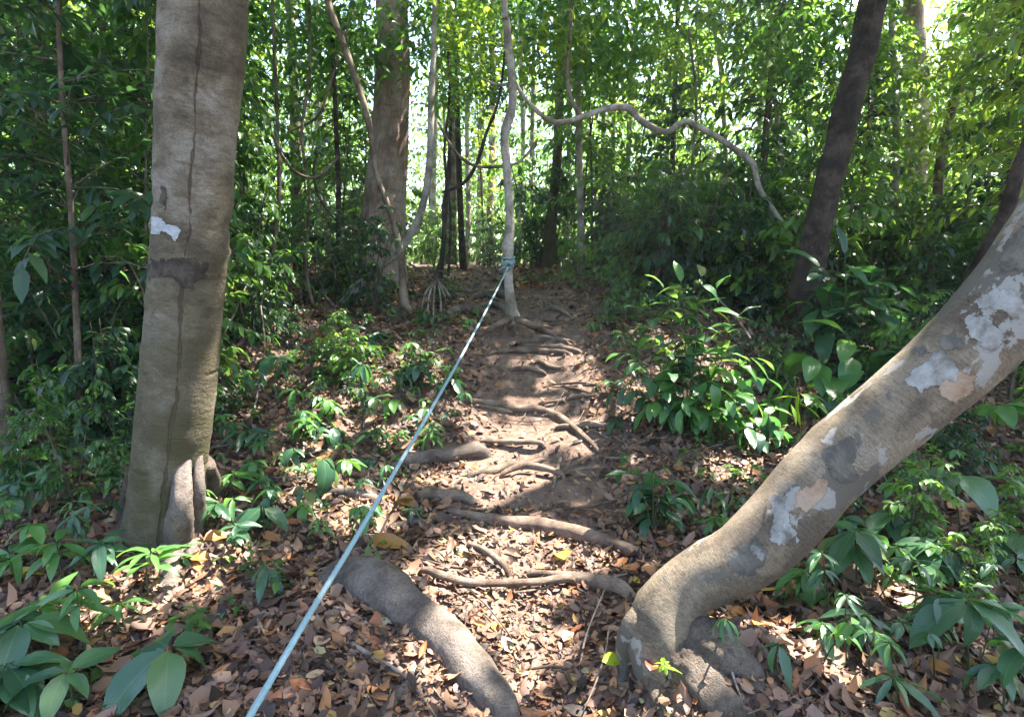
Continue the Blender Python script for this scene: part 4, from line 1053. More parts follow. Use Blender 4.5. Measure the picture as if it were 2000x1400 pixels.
cnt = 0
def sap_zone(n, xr, yr, clear, mix, sc=(.8, 1.25), fr=1.0, mind=.7):
    global cnt
    placed = []; tries = 0
    while len(placed) < n and tries < n * 40:
        tries += 1
        y = sr.uniform(*yr); hw = y * .86 + 1.0
        x = sr.uniform(max(xr[0], -hw), min(xr[1], hw)) if xr[0] < min(xr[1], hw) and xr[1] > max(xr[0], -hw) else None
        if x is None or not clear_of_trail(x, y, clear): continue
        if any(math.hypot(x - a, y - b) < mind for a, b in placed): continue
        if hides(x, y) and sr.random() < .93: continue
        if sun_blocked(x, y, .5, 4.5) and sr.random() < .85: continue
        placed.append((x, y)); cnt += 1
        place(SAP, sr.choice(mix), x, y, sr.uniform(*sc), sr.uniform(0, 6.28), 'sapling', 'young tree', 'sapling', 'young trees')
sap_zone(16, (-9, -2.9), (4.3, 7.5), 2.5, [0, 2, 3, 6, 2, 1], (.75, 1.15))
sap_zone(9, (3.6, 9), (4.8, 7.5), 2.5, [1, 5, 4, 5, 0], (.75, 1.1))
sap_zone(22, (-12, 12), (7.6, 10), 1.5, [0, 1, 2, 3, 4, 6], (.75, 1.15), mind=.9)
sap_zone(34, (-14, 14), (10, 14), 1.3, [0, 1, 2, 3, 4, 5], (.85, 1.3), mind=1.0)
sap_zone(30, (-24, 24), (14, 24), 1.8, [0, 1, 3, 4, 5, 5], (1.0, 1.6), mind=1.2)
def shr_zone(n, xr, yr, clear, mix, sc=(.7, 1.2), mind=.5):
    placed = []; tries = 0
    while len(placed) < n and tries < n * 40:
        tries += 1
        y = sr.uniform(*yr); hw = y * .86 + .6
        lo_, hi_ = max(xr[0], -hw), min(xr[1], hw)
        if lo_ >= hi_: continue
        x = sr.uniform(lo_, hi_)
        if not clear_of_trail(x, y, clear) or any(math.hypot(x - a, y - b) < mind for a, b in placed): continue
        pxs = CX + FX * x / y
        if y < 9.2 and 680 < pxs < 850 and sr.random() < .85: continue
        if hides(x, y, .8) and sr.random() < .5: continue
        placed.append((x, y))
        place(SHR, sr.choice(mix), x, y, sr.uniform(*sc), sr.uniform(0, 6.28), 'shrub', 'bush', 'shrub', 'bushes')
shr_zone(20, (-7, -2.5), (4.0, 7), 1.8, [0, 1, 2, 3, 4], (.6, 1.0))
shr_zone(20, (1.5, 8), (6.6, 9), 1.0, [1, 4, 2, 1], (.8, 1.25))
shr_zone(26, (-9, -1.2), (7, 11), 1.1, [0, 1, 2, 3], (.6, 1.1))
shr_zone(30, (-14, 14), (10, 16), 1.0, [0, 1, 2, 4], (.9, 1.5), mind=.8)
shr_zone(14, (1.6, 3.6), (7.0, 9.0), .9, [1, 2, 4], (.9, 1.2), mind=.35)
for x_, y_, k_, sc_ in ((-1.9, 15, 2, 1.0), (-.6, 17, 0, 1.1), (.5, 16, 2, 1.2), (-2.6, 19, 4, 1.4), (-.9, 21, 2, 1.5), (.4, 22, 4, 1.5), (1.6, 19, 2, 1.4), (-3.4, 23, 4, 1.6), (-1.9, 25, 2, 1.8), (.0, 27, 4, 1.9), (1.6, 26, 2, 1.9), (-1.2, 14, 3, 1.0), (-2.4, 12.5, 0, 1.0), (.9, 13, 0, 1.1), (1.7, 12, 2, 1.0), (3, 24, 4, 1.8)):
    place(SHR, k_, x_, y_, sc_, x_ * 7 + y_, 'shrub', 'bush', 'shrub', 'bushes')
shr_zone(20, (-3.6, -.75), (4.6, 8.4), .75, [0, 1, 3, 2, 3, 4], (.25, .5), mind=.25)
shr_zone(26, (.75, 3.8), (5.0, 8.4), .65, [0, 1, 3, 4, 2], (.3, .6), mind=.25)
shr_zone(10, (-3.2, -2.1), (3.3, 4.6), 1.8, [3, 1, 2], (.3, .5), mind=.3)
shr_zone(12, (1.9, 3.4), (2.6, 4.6), 1.6, [3, 1, 4], (.25, .42), mind=.3)
shr_zone(46, (-26, 26), (15, 26), 1.6, [0, 1, 2, 4], (1.6, 2.8), mind=1.0)
shr_zone(10, (3.2, 7), (4.2, 6.5), 2.0, [1, 2, 4], (.6, .9))

# crowns for the far trunks: each its own object, mesh shared
def crown_variant(seed, R, n, leafL, mat):
    r2 = np.random.default_rng(seed); c = r2.normal(size=(26, 3)) * np.array([R * .55, R * .55, R * .45])
    who = r2.integers(26, size=n); p = c[who] + r2.normal(size=(n, 3)) * np.array([.42, .42, .28]) * R * .5
    d = r2.normal(size=(n, 3)); d[:, 2] = d[:, 2] * .5 - .5
    nn = r2.normal(size=(n, 3)) * .5 + np.array([0, 0, 1.])
    return cloud_mesh('crown', p, d, nn, r2.uniform(.7, 1.2, n) * leafL, 'far', M[mat], np.clip(r2.random(n) * .7 + .3 * r2.random(26)[who], 0, 1))
CRV = [crown_variant(31, 1.7, 2600, .19, 'leaf'), crown_variant(32, 1.9, 2600, .19, 'leaf_light'), crown_variant(33, 1.6, 2400, .18, 'leaf_yellow'), crown_variant(34, 1.8, 2400, .19, 'leaf_dark')]
for i, t in enumerate(ft + [tree_r]):
    tp = Vector(t['top'])
    o = bpy.data.objects.new('crown', CRV[i % 4]); o.location = tp - t.location; o.rotation_euler = (0, 0, i * 1.3)
    link(o, t)
for t in ft + [tree_r, tree_c, tree_b]:
    del t['top']
# taller trees further back that close the top of the view
BT = [make_variant(41, 9.0, .06, 84, 2.2, .20, 13, 'far', 'leaf', lo=.15, lean=.12, bark='bark_grey'),
      make_variant(42, 10.5, .07, 90, 2.5, .20, 13, 'wide', 'leaf_light', lo=.2, lean=.12, bark='bark_pale'),
      make_variant(43, 8.0, .055, 80, 2.0, .19, 13, 'far', 'leaf_yellow', lo=.15, lean=.15, bark='bark_brown')]
BL = ['grey stem', 'pale stem', 'brown stem']
bt_placed = []; tries = 0
while len(bt_placed) < 24 and tries < 4000:
    tries += 1
    y = sr.uniform(13, 34); hw = y * .88 + 2; x = sr.uniform(-hw, hw)
    if not clear_of_trail(x, y, 1.5) or any(math.hypot(x - a, y - b) < 2.0 for a, b in bt_placed): continue
    pxx = CX + FX * x / y
    if 880 < pxx < 1160 and sr.random() < .75: continue
    bt_placed.append((x, y)); k = sr.choice([0, 1, 2, 1])
    place([((a), b) for a, b in zip(BT, BL)], k, x, y, sr.uniform(.85, 1.25), sr.uniform(0, 6.28), 'forest_tree', 'tall tree', 'tree', 'tall trees')

for px_, y_, k_, sc_ in ((875, 22, 1, .9), (915, 27, 0, 1.0), (945, 19, 2, .75), (1015, 30, 1, .9), (1060, 26, 2, .9), (1110, 21, 0, .8), (840, 26, 2, 1.0), (985, 33, 0, 1.1)):
    place([((a), b) for a, b in zip(BT, BL)], k_, (px_ - CX) / FX * y_, y_, sc_, y_ * 2.2, 'forest_tree', 'tall tree', 'tree', 'tall trees')
# leafy boughs hanging into view from the nearer trees
def bough_variant(seed, R_, n, L_, mat):
    r2 = np.random.default_rng(seed); c = r2.normal(size=(14, 3)) * np.array([R_ * .6, R_ * .6, R_ * .4])
    who = r2.integers(14, size=n); p = c[who] + r2.normal(size=(n, 3)) * np.array([.3, .3, .22]) * R_
    d = r2.normal(size=(n, 3)); d[:, 2] = d[:, 2] * .6 - .35
    nn = r2.normal(size=(n, 3)) * .5 + np.array([0, 0, 1.])
    return cloud_mesh('bough', p, d, nn, r2.uniform(.65, 1.2, n) * L_, 'mid', M[mat], np.clip(r2.random(n) * .75 + .25 * r2.random(14)[who], 0, 1))
BV = [bough_variant(51, .75, 520, .14, 'leaf_light'), bough_variant(52, .8, 560, .16, 'leaf'), bough_variant(53, .7, 480, .15, 'leaf_yellow')]
for t, px, py, dep, sc in [(tree_c, 690, 90, 8.0, 1.0), (tree_c, 630, 40, 7.6, 1.0), (tree_c, 560, 110, 8.4, 1.0), (tree_c, 850, 30, 8.5, .9),
                           (tree_r, 1060, 110, 7.2, .9), (tree_r, 1150, 90, 7.6, 1.0), (tree_r, 925, 70, 7.3, .9), (tree_r, 1225, 40, 8, 1.0), (tree_r, 1180, 150, 9, .9), (tree_r, 1040, 20, 7.5, .9), (tree_r, 960, 160, 9, .8), (tree_r, 900, 190, 10.5, .9), (tree_r, 870, 90, 9.5, .8), (tree_r, 1290, 120, 9.5, .7),
                           (tree_b, 1560, 90, 6.9, .9), (tree_b, 1610, 20, 6.6, .9), (tree_b, 1450, 120, 8.5, 1.0), (tree_b, 1380, 60, 9.5, 1.0), (tree_b, 1850, 120, 8, 1.0), (tree_b, 1800, 260, 8.6, .9)]:
    e = P(px, py, dep); k = sr.choice([0, 1, 2, 0] if px > 1300 else [0, 1, 1, 2])
    o = bpy.data.objects.new('bough', BV[k]); o.location = e - t.location; o.rotation_euler = (0, 0, sr.uniform(0, 6.28)); o.scale = (sc,) * 3; o['kind'] = 'stuff'; link(o, t)

# far off wood that reads as one mass
def far_wood():
    n = 46000; nc = 520
    a = rng.uniform(math.radians(40), math.radians(140), nc); dist = rng.uniform(32, 55, nc)
    c = np.stack([np.cos(a) * dist, np.sin(a) * dist, rng.uniform(0, 1, nc) ** 1.8 * 13 + .5], 1)
    pxc = CX + FX * c[:, 0] / c[:, 1]
    c[:, 2] += G(c[:, 0], c[:, 1]) * .8
    who = rng.integers(nc, size=n)
    p = c[who] + rng.normal(size=(n, 3)) * np.array([1.4, 1.4, .9])
    p[:, 2] = np.maximum(p[:, 2], G(p[:, 0], p[:, 1]) + .1)
    d = rng.normal(size=(n, 3)); d[:, 2] -= .4
    nn = rng.normal(size=(n, 3)) * .5 + np.array([0, 0, 1.])
    me = cloud_mesh('far_wood', p, d, nn, rng.uniform(.3, .6, n), 'far', M['leaf_light'], np.clip(rng.random(nc)[who] * .5 + rng.random(n) * .5, 0, 1))
    o = link(bpy.data.objects.new('far_wood', me)); o['kind'] = 'stuff'; o['label'] = 'distant sunlit wood closing the view'
far_wood()

# ================================================================== NEAR PLANTS (each leaf an object)
pr = random.Random(9)
UP = Vector((0, 0, 1))
def jit(s): return Vector((pr.uniform(-s, s), pr.uniform(-s, s), pr.uniform(-s, s)))
def plant_root(base, label, cat='plant', group=None, name='seedling'):
    return thing(name, base, label, cat, group)
def stem_rows(a, b, r, bow=.08):
    a, b = Vector(a), Vector(b); m = a.lerp(b, .55) + jit(bow * (b - a).length)
    return [(*(a - UP * .02), r), (*m, r * .8), (*b, r * .5)]
def whorl(root, base, top, n, L, kind='ell', mat='plant', tilt=-.25, stemr=.004, tiers=1, az0=None):
    geo = [tube_geo(stem_rows(base, top, stemr), sides=6, n=12, wob=.05)]
    v, f, u = join_geo(geo); mesh_obj('stem', v, f, M['stem'], root, uvs=u)
    base, top = Vector(base), Vector(top)
    for tier in range(tiers):
        c = top if tier == 0 else base.lerp(top, 1 - .22 * tier)
        a0_ = pr.uniform(0, 6.28) if az0 is None else az0
        for k in range(n):
            a = a0_ + 2 * math.pi * k / n + pr.uniform(-.3, .3)
            d = Vector((math.cos(a), math.sin(a), tilt + pr.uniform(-.25, .3)))
            put_leaf(root, c + d * L * .06, d, UP * 1.0 + jit(.35), L * pr.uniform(.5, 1.2), pr.choice(LM[mat, kind]))
def spray(root, rows, n, L, kind='ell', mat='plant', droop=.35, stemr=.004, start=.2, geo=None, pairs=False):
    c = catmull([tuple(q) for q in rows], 30); T = np.gradient(c, axis=0)
    g = tube_geo([(*q, stemr * (1 - .6 * i / (len(rows) - 1))) for i, q in enumerate(rows)], sides=6, n=16, wob=.05)
    if geo is None: mesh_obj('stem', *g[:2], M['stem'], root, uvs=g[2])
    else: geo.append(g)
    for k in range(n):
        t = start + (1 - start) * k / max(1, n - 1); i = min(29, int(t * 29))
        f_ = Vector(T[i]).normalized(); side = f_.cross(UP)
        if side.length < .15: side = Vector((math.cos(k * 2.4), math.sin(k * 2.4), 0))
        side.normalize(); side *= 1 if k % 2 else -1
        for s_ in ((1, -1) if pairs and k < n - 1 else (1,)):
            d = f_ * pr.uniform(.35, .8) + side * s_ * pr.uniform(.7, 1.0) - UP * pr.uniform(droop * .4, droop * 1.6) + jit(.15)
            if k == n - 1: d = f_ - UP * droop * .6
            put_leaf(root, Vector(c[i]), d, UP + jit(.35), L * pr.uniform(.75, 1.15) * (1 - .25 * abs(t - .55)), pr.choice(LM[mat, kind]))
def leafy_shrub(root, base, H, spread, nst, per, L, kind='ell', mat='plant', droop=.45):
    geo = []; base = Vector(base)
    for s_ in range(nst):
        a = 2 * math.pi * s_ / nst + pr.uniform(-.4, .4); h = H * pr.uniform(.55, 1.05)
        o = Vector((math.cos(a), math.sin(a), 0)) * spread * pr.uniform(.5, 1.1)
        rows = [base + jit(.02), base + o * .25 + UP * h * .5, base + o * .7 + UP * h * .9, base + o * 1.1 + UP * h * (.95 - droop * .2)]
        spray(root, rows, per, L, kind, mat, droop, .005, .15, geo)
    v, f, u = join_geo(geo); mesh_obj('stem', v, f, M['stem'], root, uvs=u)
def seed_at(bpx, bpy_, h, label, group='low plants beside the trail', name='seedling', cat='plant'):
    b = on_ground(bpx, bpy_)
    return plant_root(b, label, cat, group, name), b

# hero plants
def W(bx, by, tx, ty, n, Lpx, label, kind='ell', mat='plant', tilt=-.25, tiers=1, dd=0.0, name='seedling'):
    b = on_ground(bx, by); dep = depth_of(b) + dd
    tp = P(tx, ty, dep)
    r = plant_root(b, label, 'plant', 'low plants beside the trail', name)
    whorl(r, b, tp, n, Lpx * dep / FX, kind, mat, tilt, stemr=.0045, tiers=tiers)
    return r
# bottom left
W(330, 1345, 330, 1265, 6, 140, 'dark green seedling with big leaves near the bottom left edge', 'big', 'plant', -.2)
W(515, 1060, 512, 990, 4, 85, 'seedling with one broad hanging leaf beside the rope', 'big', 'plant', -.55)
W(625, 965, 630, 893, 4, 70, 'dark seedling with broad drooping leaves left of the cut log', 'big', 'plant', -.7)
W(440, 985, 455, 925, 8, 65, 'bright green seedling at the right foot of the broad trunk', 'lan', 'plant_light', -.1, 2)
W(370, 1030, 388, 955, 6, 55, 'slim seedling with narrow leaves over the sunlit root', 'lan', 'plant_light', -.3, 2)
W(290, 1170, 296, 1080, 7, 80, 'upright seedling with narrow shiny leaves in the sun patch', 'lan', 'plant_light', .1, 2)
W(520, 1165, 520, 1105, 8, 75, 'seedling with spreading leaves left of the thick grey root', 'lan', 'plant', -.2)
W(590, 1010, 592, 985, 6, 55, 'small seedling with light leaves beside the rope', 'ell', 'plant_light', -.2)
W(120, 1150, 110, 1060, 6, 75, 'seedling with arching leaves at the left edge', 'lan', 'plant_light', .0, 2)
W(225, 1010, 222, 978, 5, 60, 'little seedling left of the broad trunk foot', 'ell', 'plant', -.2)
W(60, 1330, 40, 1215, 8, 135, 'large leaved plant filling the bottom left corner', 'big', 'plant', -.1)
W(170, 1290, 150, 1150, 6, 110, 'plant with long arching leaves in the bottom left', 'lan', 'plant_light', -.05, 2)
W(20, 1130, 20, 1080, 6, 80, 'ferny seedling by the brown root at the left edge', 'lan', 'plant_light', .1, 2)
W(150, 1400, 130, 1310, 5, 110, 'dark plant at the bottom edge near the left corner', 'ell', 'plant', -.1)
W(30, 980, 40, 900, 6, 75, 'leafy seedling in shade at the left edge', 'ell', 'plant', -.2, 2)
W(190, 880, 185, 830, 6, 70, 'shaded seedling close left of the broad trunk', 'ell', 'plant', -.2, 2)
W(105, 860, 130, 735, 6, 80, 'shaded plant with hanging ribbed leaves left of the broad trunk', 'big', 'plant', -.6)
W(215, 800, 210, 720, 5, 70, 'plant with pale hanging leaves beside the broad trunk', 'lan', 'plant', -.3)
W(95, 1270, 90, 1180, 8, 95, 'leafy light green plant between the corner plants at bottom left', 'lan', 'plant_light', .0, 2)
W(10, 1390, 15, 1300, 8, 120, 'dark broad leaved plant cut by the bottom left corner', 'ell', 'plant', -.1, 2)
W(200, 1130, 195, 1060, 7, 75, 'arching seedling between the broad trunk and left edge', 'lan', 'plant', .0, 2)
W(250, 1240, 235, 1180, 6, 70, 'seedling with narrow leaves below the left sun patch', 'lan', 'plant_light', -.2)
W(1690, 1270, 1690, 1200, 7, 80, 'leafy seedling between sunlit leaves at lower right', 'lan', 'plant', -.2, 2)
W(1830, 1130, 1825, 1060, 8, 85, 'shaded plant with overlapping leaves under the leaning trunk', 'ell', 'plant', -.2, 2)
# centre left umbrella seedlings
W(690, 730, 690, 672, 7, 60, 'umbrella shaped seedling high on the left slope', 'lan', 'plant', -.35)
W(705, 770, 707, 708, 8, 55, 'umbrella shaped seedling with drooping fingers on the left slope', 'lan', 'plant', -.7)
W(815, 770, 815, 712, 7, 68, 'umbrella shaped seedling with large pale leaves left of the rope', 'ell', 'plant', -.45)
W(880, 770, 885, 738, 6, 45, 'seedling with rounded leaves close to the rope', 'ell', 'plant', -.5)
W(545, 760, 540, 695, 6, 55, 'seedling with raised leaf right of the broad trunk', 'ell', 'plant', -.2)
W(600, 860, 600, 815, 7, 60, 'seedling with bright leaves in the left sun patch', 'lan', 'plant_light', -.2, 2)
W(735, 880, 735, 845, 6, 50, 'seedling with upright leaves left of the log', 'ell', 'plant', -.2)
W(670, 640, 674, 615, 5, 42, 'pale leaved seedling below the fallen pole', 'ell', 'plant_light', -.4)
W(480, 880, 478, 840, 6, 55, 'seedling with narrow leaves right of the broad trunk foot', 'lan', 'plant', -.2, 2)
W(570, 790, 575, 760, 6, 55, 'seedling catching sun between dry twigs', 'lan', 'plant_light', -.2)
# right hand plants
b = on_ground(1345, 850)
sh = plant_root(b, 'dense leafy shrub right of the trail with hanging glossy leaves', 'shrub', 'leafy shrubs right of the trail', 'shrub')
for (tx, ty, n, L) in [((1330), 550, 12, 62), (1400, 562, 10, 60), (1280, 660, 11, 58), (1350, 660, 12, 62), (1430, 690, 10, 58), (1240, 740, 11, 52), (1300, 740, 12, 56), (1390, 750, 12, 58), (1470, 780, 11, 58), (1330, 800, 8, 50), (1520, 840, 9, 55), (1430, 830, 9, 52), (1295, 560, 11, 55), (1370, 540, 11, 55), (1255, 605, 10, 52), (1450, 610, 11, 56), (1480, 700, 11, 56), (1210, 690, 10, 50), (1200, 770, 10, 50), (1260, 800, 10, 50), (1350, 710, 12, 58), (1310, 840, 9, 50), (1380, 820, 10, 52), (1540, 790, 10, 52), (1500, 740, 10, 55)]:
    dep = depth_of(b) + pr.uniform(-.25, .25); e = P(tx, ty, dep)
    m1 = Vector(b).lerp(e, .45) + UP * .10; m2 = Vector(b).lerp(e, .8) + UP * .10
    spray(sh, [b, m1, m2, e], n, L * 1.0 * dep / FX, 'ell', pr.choice(['plant', 'plant', 'plant_light']), .45, .005, .35)
for (tx, ty) in ((1318, 575), (1395, 608), (1395, 708), (1390, 660), (1310, 690), (1545, 790)):
    dep = depth_of(b) - .15
    put_leaf(sh, P(tx, ty, dep), Vector((pr.uniform(-1, 1), -.3, pr.uniform(-.6, .4))), UP + jit(.4), 45 * dep / FX, pr.choice(LM['plant_young', 'lan']))
def SH(bx, by, tips, label, kind, mat, droop=.5, dd=0, start=.3):
    b = on_ground(bx, by); dep0 = depth_of(b) + dd
    r = plant_root(b, label, 'plant', 'leafy plants right of the trail', 'plant')
    for (tx, ty, n, L, *k) in tips:
        dep = dep0 + pr.uniform(-.12, .12); e = P(tx, ty, dep)
        m1 = Vector(b).lerp(e, .5) + UP * .08; m2 = Vector(b).lerp(e, .82) + UP * .06
        spray(r, [b, m1, m2, e], n, L * dep / FX, kind, k[0] if k else mat, droop, .005, start)
    return r
SH(1650, 720, [(1600, 520, 6, 85), (1650, 495, 7, 90), (1700, 545, 7, 85), (1740, 560, 6, 80), (1580, 590, 7, 75), (1640, 600, 7, 80), (1720, 600, 6, 85)], 'plant with big hanging leaves before the dark slanting trunk', 'ell', 'plant', .8, start=.55)
SH(1680, 800, [(1560, 690, 7, 85, 'plant_light'), (1650, 650, 7, 90, 'plant_light'), (1700, 700, 6, 105), (1740, 680, 6, 95), (1790, 660, 5, 90, 'plant_light'), (1600, 770, 5, 75)], 'plant with broad ribbed leaves above the leaning trunk', 'big', 'plant', .6, start=.5)
SH(1560, 830, [(1560, 770, 4, 75, 'plant_young'), (1530, 740, 4, 80, 'plant_light'), (1600, 790, 5, 60)], 'small plant with yellow hanging leaves above the leaning trunk', 'lan', 'plant', 1.0, start=.6)
SH(1275, 1040, [(1225, 910, 7, 62), (1275, 920, 8, 64), (1320, 935, 7, 62), (1240, 960, 6, 55), (1345, 970, 6, 58), (1290, 975, 7, 58)], 'small glossy shrub between the trail and leaning trunk', 'ell', 'plant', .6)
SH(1420, 1010, [(1380, 960, 6, 50), (1430, 960, 6, 50, 'plant_light'), (1460, 985, 5, 45)], 'bushy seedling tucked above the bend of the leaning trunk', 'lan', 'plant', .4)
SH(1500, 880, [(1450, 845, 6, 55), (1530, 850, 6, 60), (1500, 810, 6, 60)], 'low plant with overlapping leaves behind the leaning trunk', 'ell', 'plant', .5)
W(1400, 1050, 1395, 1010, 6, 50, 'seedling with thin leaves above the leaning trunk base', 'lan', 'plant_light', -.2, 2)
W(1675, 1150, 1670, 1035, 7, 105, 'dark plant with fanned leaves under the leaning trunk', 'ell', 'plant', -.35, 2)
W(1575, 1190, 1570, 1110, 8, 75, 'bright narrow leaved plant beneath the leaning trunk', 'lan', 'plant_light', -.6, 2)
W(1900, 1340, 1890, 1170, 8, 125, 'large fan leaved plant at the right edge', 'ell', 'plant', -.3)
W(1880, 1050, 1870, 925, 8, 100, 'broad leaved plant at right below the leaning trunk', 'big', 'plant', -.3)
W(1960, 930, 1950, 790, 7, 100, 'pale fresh leaves of a plant at right under the trunk', 'big', 'plant_light', -.15)
W(1760, 1390, 1745, 1320, 7, 95, 'bluish seedling with narrow leaves near the bottom right', 'lan', 'plant', -.4)
W(1610, 1270, 1605, 1215, 6, 85, 'dark seedling right of the sunlit leaves under the trunk', 'lan', 'plant', -.4)
W(1525, 1330, 1520, 1255, 5, 75, 'small dark seedling with hanging leaves by the muddy root', 'lan', 'plant', -.8)
W(1405, 1260, 1415, 1205, 6, 60, 'dark seedling hanging at the crook of the leaning trunk', 'lan', 'plant', -.9, dd=-.15)
W(1245, 1280, 1250, 1212, 7, 42, 'lime green seedling with hanging leaflets against the leaning trunk', 'lan', 'plant_young', -1.0, dd=-.12)
W(1300, 1330, 1298, 1296, 6, 28, 'tiny bright seedling on the muddy root', 'ell', 'plant_young', -.1, 2, dd=-.1)
W(1970, 1100, 1960, 1040, 8, 85, 'dark plant at the right edge in deep shade', 'ell', 'plant', -.2)
W(1820, 1240, 1815, 1190, 6, 85, 'shaded seedling with toothed leaf fan at right', 'ell', 'plant', -.3)
W(1960, 1400, 1950, 1300, 8, 100, 'plant cut by the bottom right corner', 'ell', 'plant', -.3)
W(1720, 1070, 1735, 1000, 6, 80, 'green plant between leaning trunk and right edge', 'ell', 'plant', -.3, 2)
W(1850, 830, 1835, 760, 7, 70, 'plant showing behind the leaning trunk at right', 'ell', 'plant', -.3, 2)
W(1780, 610, 1770, 565, 6, 60, 'plant with pointed leaves between the two slanting trunks', 'ell', 'plant', -.4, 2)
SH(1860, 520, [(1800, 400, 9, 70), (1850, 390, 9, 75), (1900, 420, 9, 70), (1830, 440, 9, 70), (1760, 440, 8, 65), (1920, 470, 8, 70)], 'feathery pale plant left of the leaning trunk top', 'lan', 'plant', .35, start=.2)
SH(120, 640, [(80, 430, 8, 75), (150, 410, 8, 75), (220, 440, 8, 70), (50, 500, 8, 70), (180, 520, 8, 70), (260, 500, 7, 60)], 'shaded shrub with pale glossy sprays at the left', 'lan', 'plant', .4, start=.3)
SH(40, 760, [(20, 600, 7, 85), (90, 610, 7, 80), (150, 650, 7, 75), (60, 680, 7, 75)], 'dark shrub with long leaves at the left edge', 'ell', 'plant', .5, start=.3)
SH(220, 740, [(180, 640, 7, 70), (240, 620, 7, 70), (210, 560, 7, 65)], 'shaded shrub directly left of the broad trunk', 'ell', 'plant', .5, start=.3)

# low green ground cover that nobody could count
def ground_cover():
    n = 3600
    y = 2.0 + 9 * rng.random(n) ** 1.1; x = rng.uniform(-1, 1, n) * (y * .9 + .4)
    d = np.abs(x - trail_x(y))
    patch = np.sin(x * 3.1 + 1.3 * np.sin(y * 2.0)) * np.sin(y * 2.7 + 1.1 * np.sin(x * 2.4))
    keep = (rng.random(n) < np.clip((d - .55) / .6, 0, 1) * np.clip(.42 + .75 * patch, 0, 1) * np.where(y < 3.6, .35, 1))
    x, y = x[keep], y[keep]; n = len(x); k = 6
    z = G(x, y); h = rng.uniform(.03, .14, n)
    hx = np.repeat(x, k) + rng.normal(size=n * k) * .02; hy = np.repeat(y, k) + rng.normal(size=n * k) * .02
    hz = np.repeat(z + h, k) * 1.0 + rng.uniform(-.03, .03, n * k)
    a = rng.uniform(0, 2 * math.pi, n * k)
    dd = np.stack([np.cos(a), np.sin(a), rng.uniform(-.7, .35, n * k)], 1)
    nn = rng.normal(size=(n * k, 3)) * .35 + np.array([0, 0, 1.])
    L = np.repeat(rng.uniform(.04, .085, n), k) * rng.uniform(.7, 1.2, n * k)
    me = cloud_mesh('ground_cover', np.stack([hx, hy, hz], 1), dd, nn, L, 'wide', M['leaf'], np.clip(np.repeat(rng.random(n), k) * .7 + rng.random(n * k) * .3, 0, 1))
    o = link(bpy.data.objects.new('ground_cover', me)); o['kind'] = 'stuff'; o['label'] = 'tiny green sprigs covering the ground beside the trail'
ground_cover()
# scattered small seedlings
occupied = []
looks = {('lan', 'plant'): 'narrow dark leaves', ('ell', 'plant'): 'oval dark leaves', ('lan', 'plant_light'): 'narrow light leaves', ('ell', 'plant_light'): 'oval light leaves'}
n_s = 0; tries = 0
while n_s < 235 and tries < 20000:
    tries += 1
    z = pr.random()
    if z < .50: px, py = pr.uniform(430, 900), pr.uniform(590, 900)
    elif z < .66: px, py = pr.uniform(430, 800), pr.uniform(800, 1080)
    elif z < .74: px, py = pr.uniform(0, 260), pr.uniform(700, 1100)
    elif z < .90: px, py = pr.uniform(1150, 1600), pr.uniform(580, 860)
    else: px, py = pr.uniform(1560, 2000), pr.uniform(900, 1390)
    g = on_ground(px, py)
    if abs(g.x - float(trail_x(g.y))) < .48 or any(math.hypot(px - a, py - b) < 24 for a, b in occupied): continue
    occupied.append((px, py)); n_s += 1
    kind, mat = pr.choice([('lan', 'plant'), ('ell', 'plant'), ('lan', 'plant'), ('ell', 'plant'), ('lan', 'plant_light'), ('ell', 'plant_light')])
    zt = zone_txt(px, py)
    r = plant_root(g, f'low seedling with {looks[kind, mat]} {zt}', 'plant', f'seedlings with {looks[kind, mat]} {zt}')
    h = pr.uniform(.08, .26); L = pr.uniform(.075, .15)
    whorl(r, g, g + UP * h + jit(.09), pr.randint(4, 8), L, kind, mat, pr.uniform(-.6, .0), .003, 1 if pr.random() < .6 else 2)

# ================================================================== HAZE
def build_haze():
    x0, x1, y0, y1, z0, z1 = -97, 97, -8, 150, -5, 24
    V = [(x, y, z) for x in (x0, x1) for y in (y0, y1) for z in (z0, z1)]
    F = [(0, 1, 3, 2), (4, 6, 7, 5), (0, 4, 5, 1), (2, 3, 7, 6), (0, 2, 6, 4), (1, 5, 7, 3)]
    k = NT('haze'); v = k.n('ShaderNodeVolumePrincipled')
    v.inputs['Color'].default_value = (.88, .94, .97, 1); v.inputs['Density'].default_value = HAZE; v.inputs['Anisotropy'].default_value = .2
    k.l(v.outputs['Volume'], k.out.inputs['Volume'])
    o = mesh_obj('haze', V, F, k.m, None, smooth=False); o['kind'] = 'stuff'; o['label'] = 'thin humid air paling the far trees'
HAZE = .0012
build_haze()

# ================================================================== FALLEN LEAVES
FL = [leaf_mesh('fallen_leaf', M['fallen'], 5, 4, w, fold=fo, droop=dr, curl=cu, blunt=bl_) for bl_ in (False, True) for w, fo, dr, cu in
      ((.46, .35, .5, 0), (.5, -.1, .35, .5), (.4, .6, .9, 0), (.55, .15, .2, .2), (.36, -.2, .7, .6), (.44, .8, .4, 0))]
lr = random.Random(17)
def lay_leaf(root, x, y, L, mesh, name='fallen_leaf', lift=.012, tilt=.35, az=None):
    a = lr.uniform(0, 6.28) if az is None else az
    z = gz(x, y)
    sl = Vector((gz(x - .03, y) - gz(x + .03, y), gz(x, y - .03) - gz(x, y + .03), .06)).normalized()
    n = (sl + Vector((lr.gauss(0, tilt), lr.gauss(0, tilt), 0))).normalized()
    if lr.random() < .35: n.negate()
    d = Vector((math.cos(a), math.sin(a), 0)); d = (d - n * d.dot(n)).normalized()
    return put_leaf(root, Vector((x, y, z + lift + L * .10)) - d * L * .5, d, n, L, mesh, name, lr.uniform(.8, 1.2))
cnt_l = 0
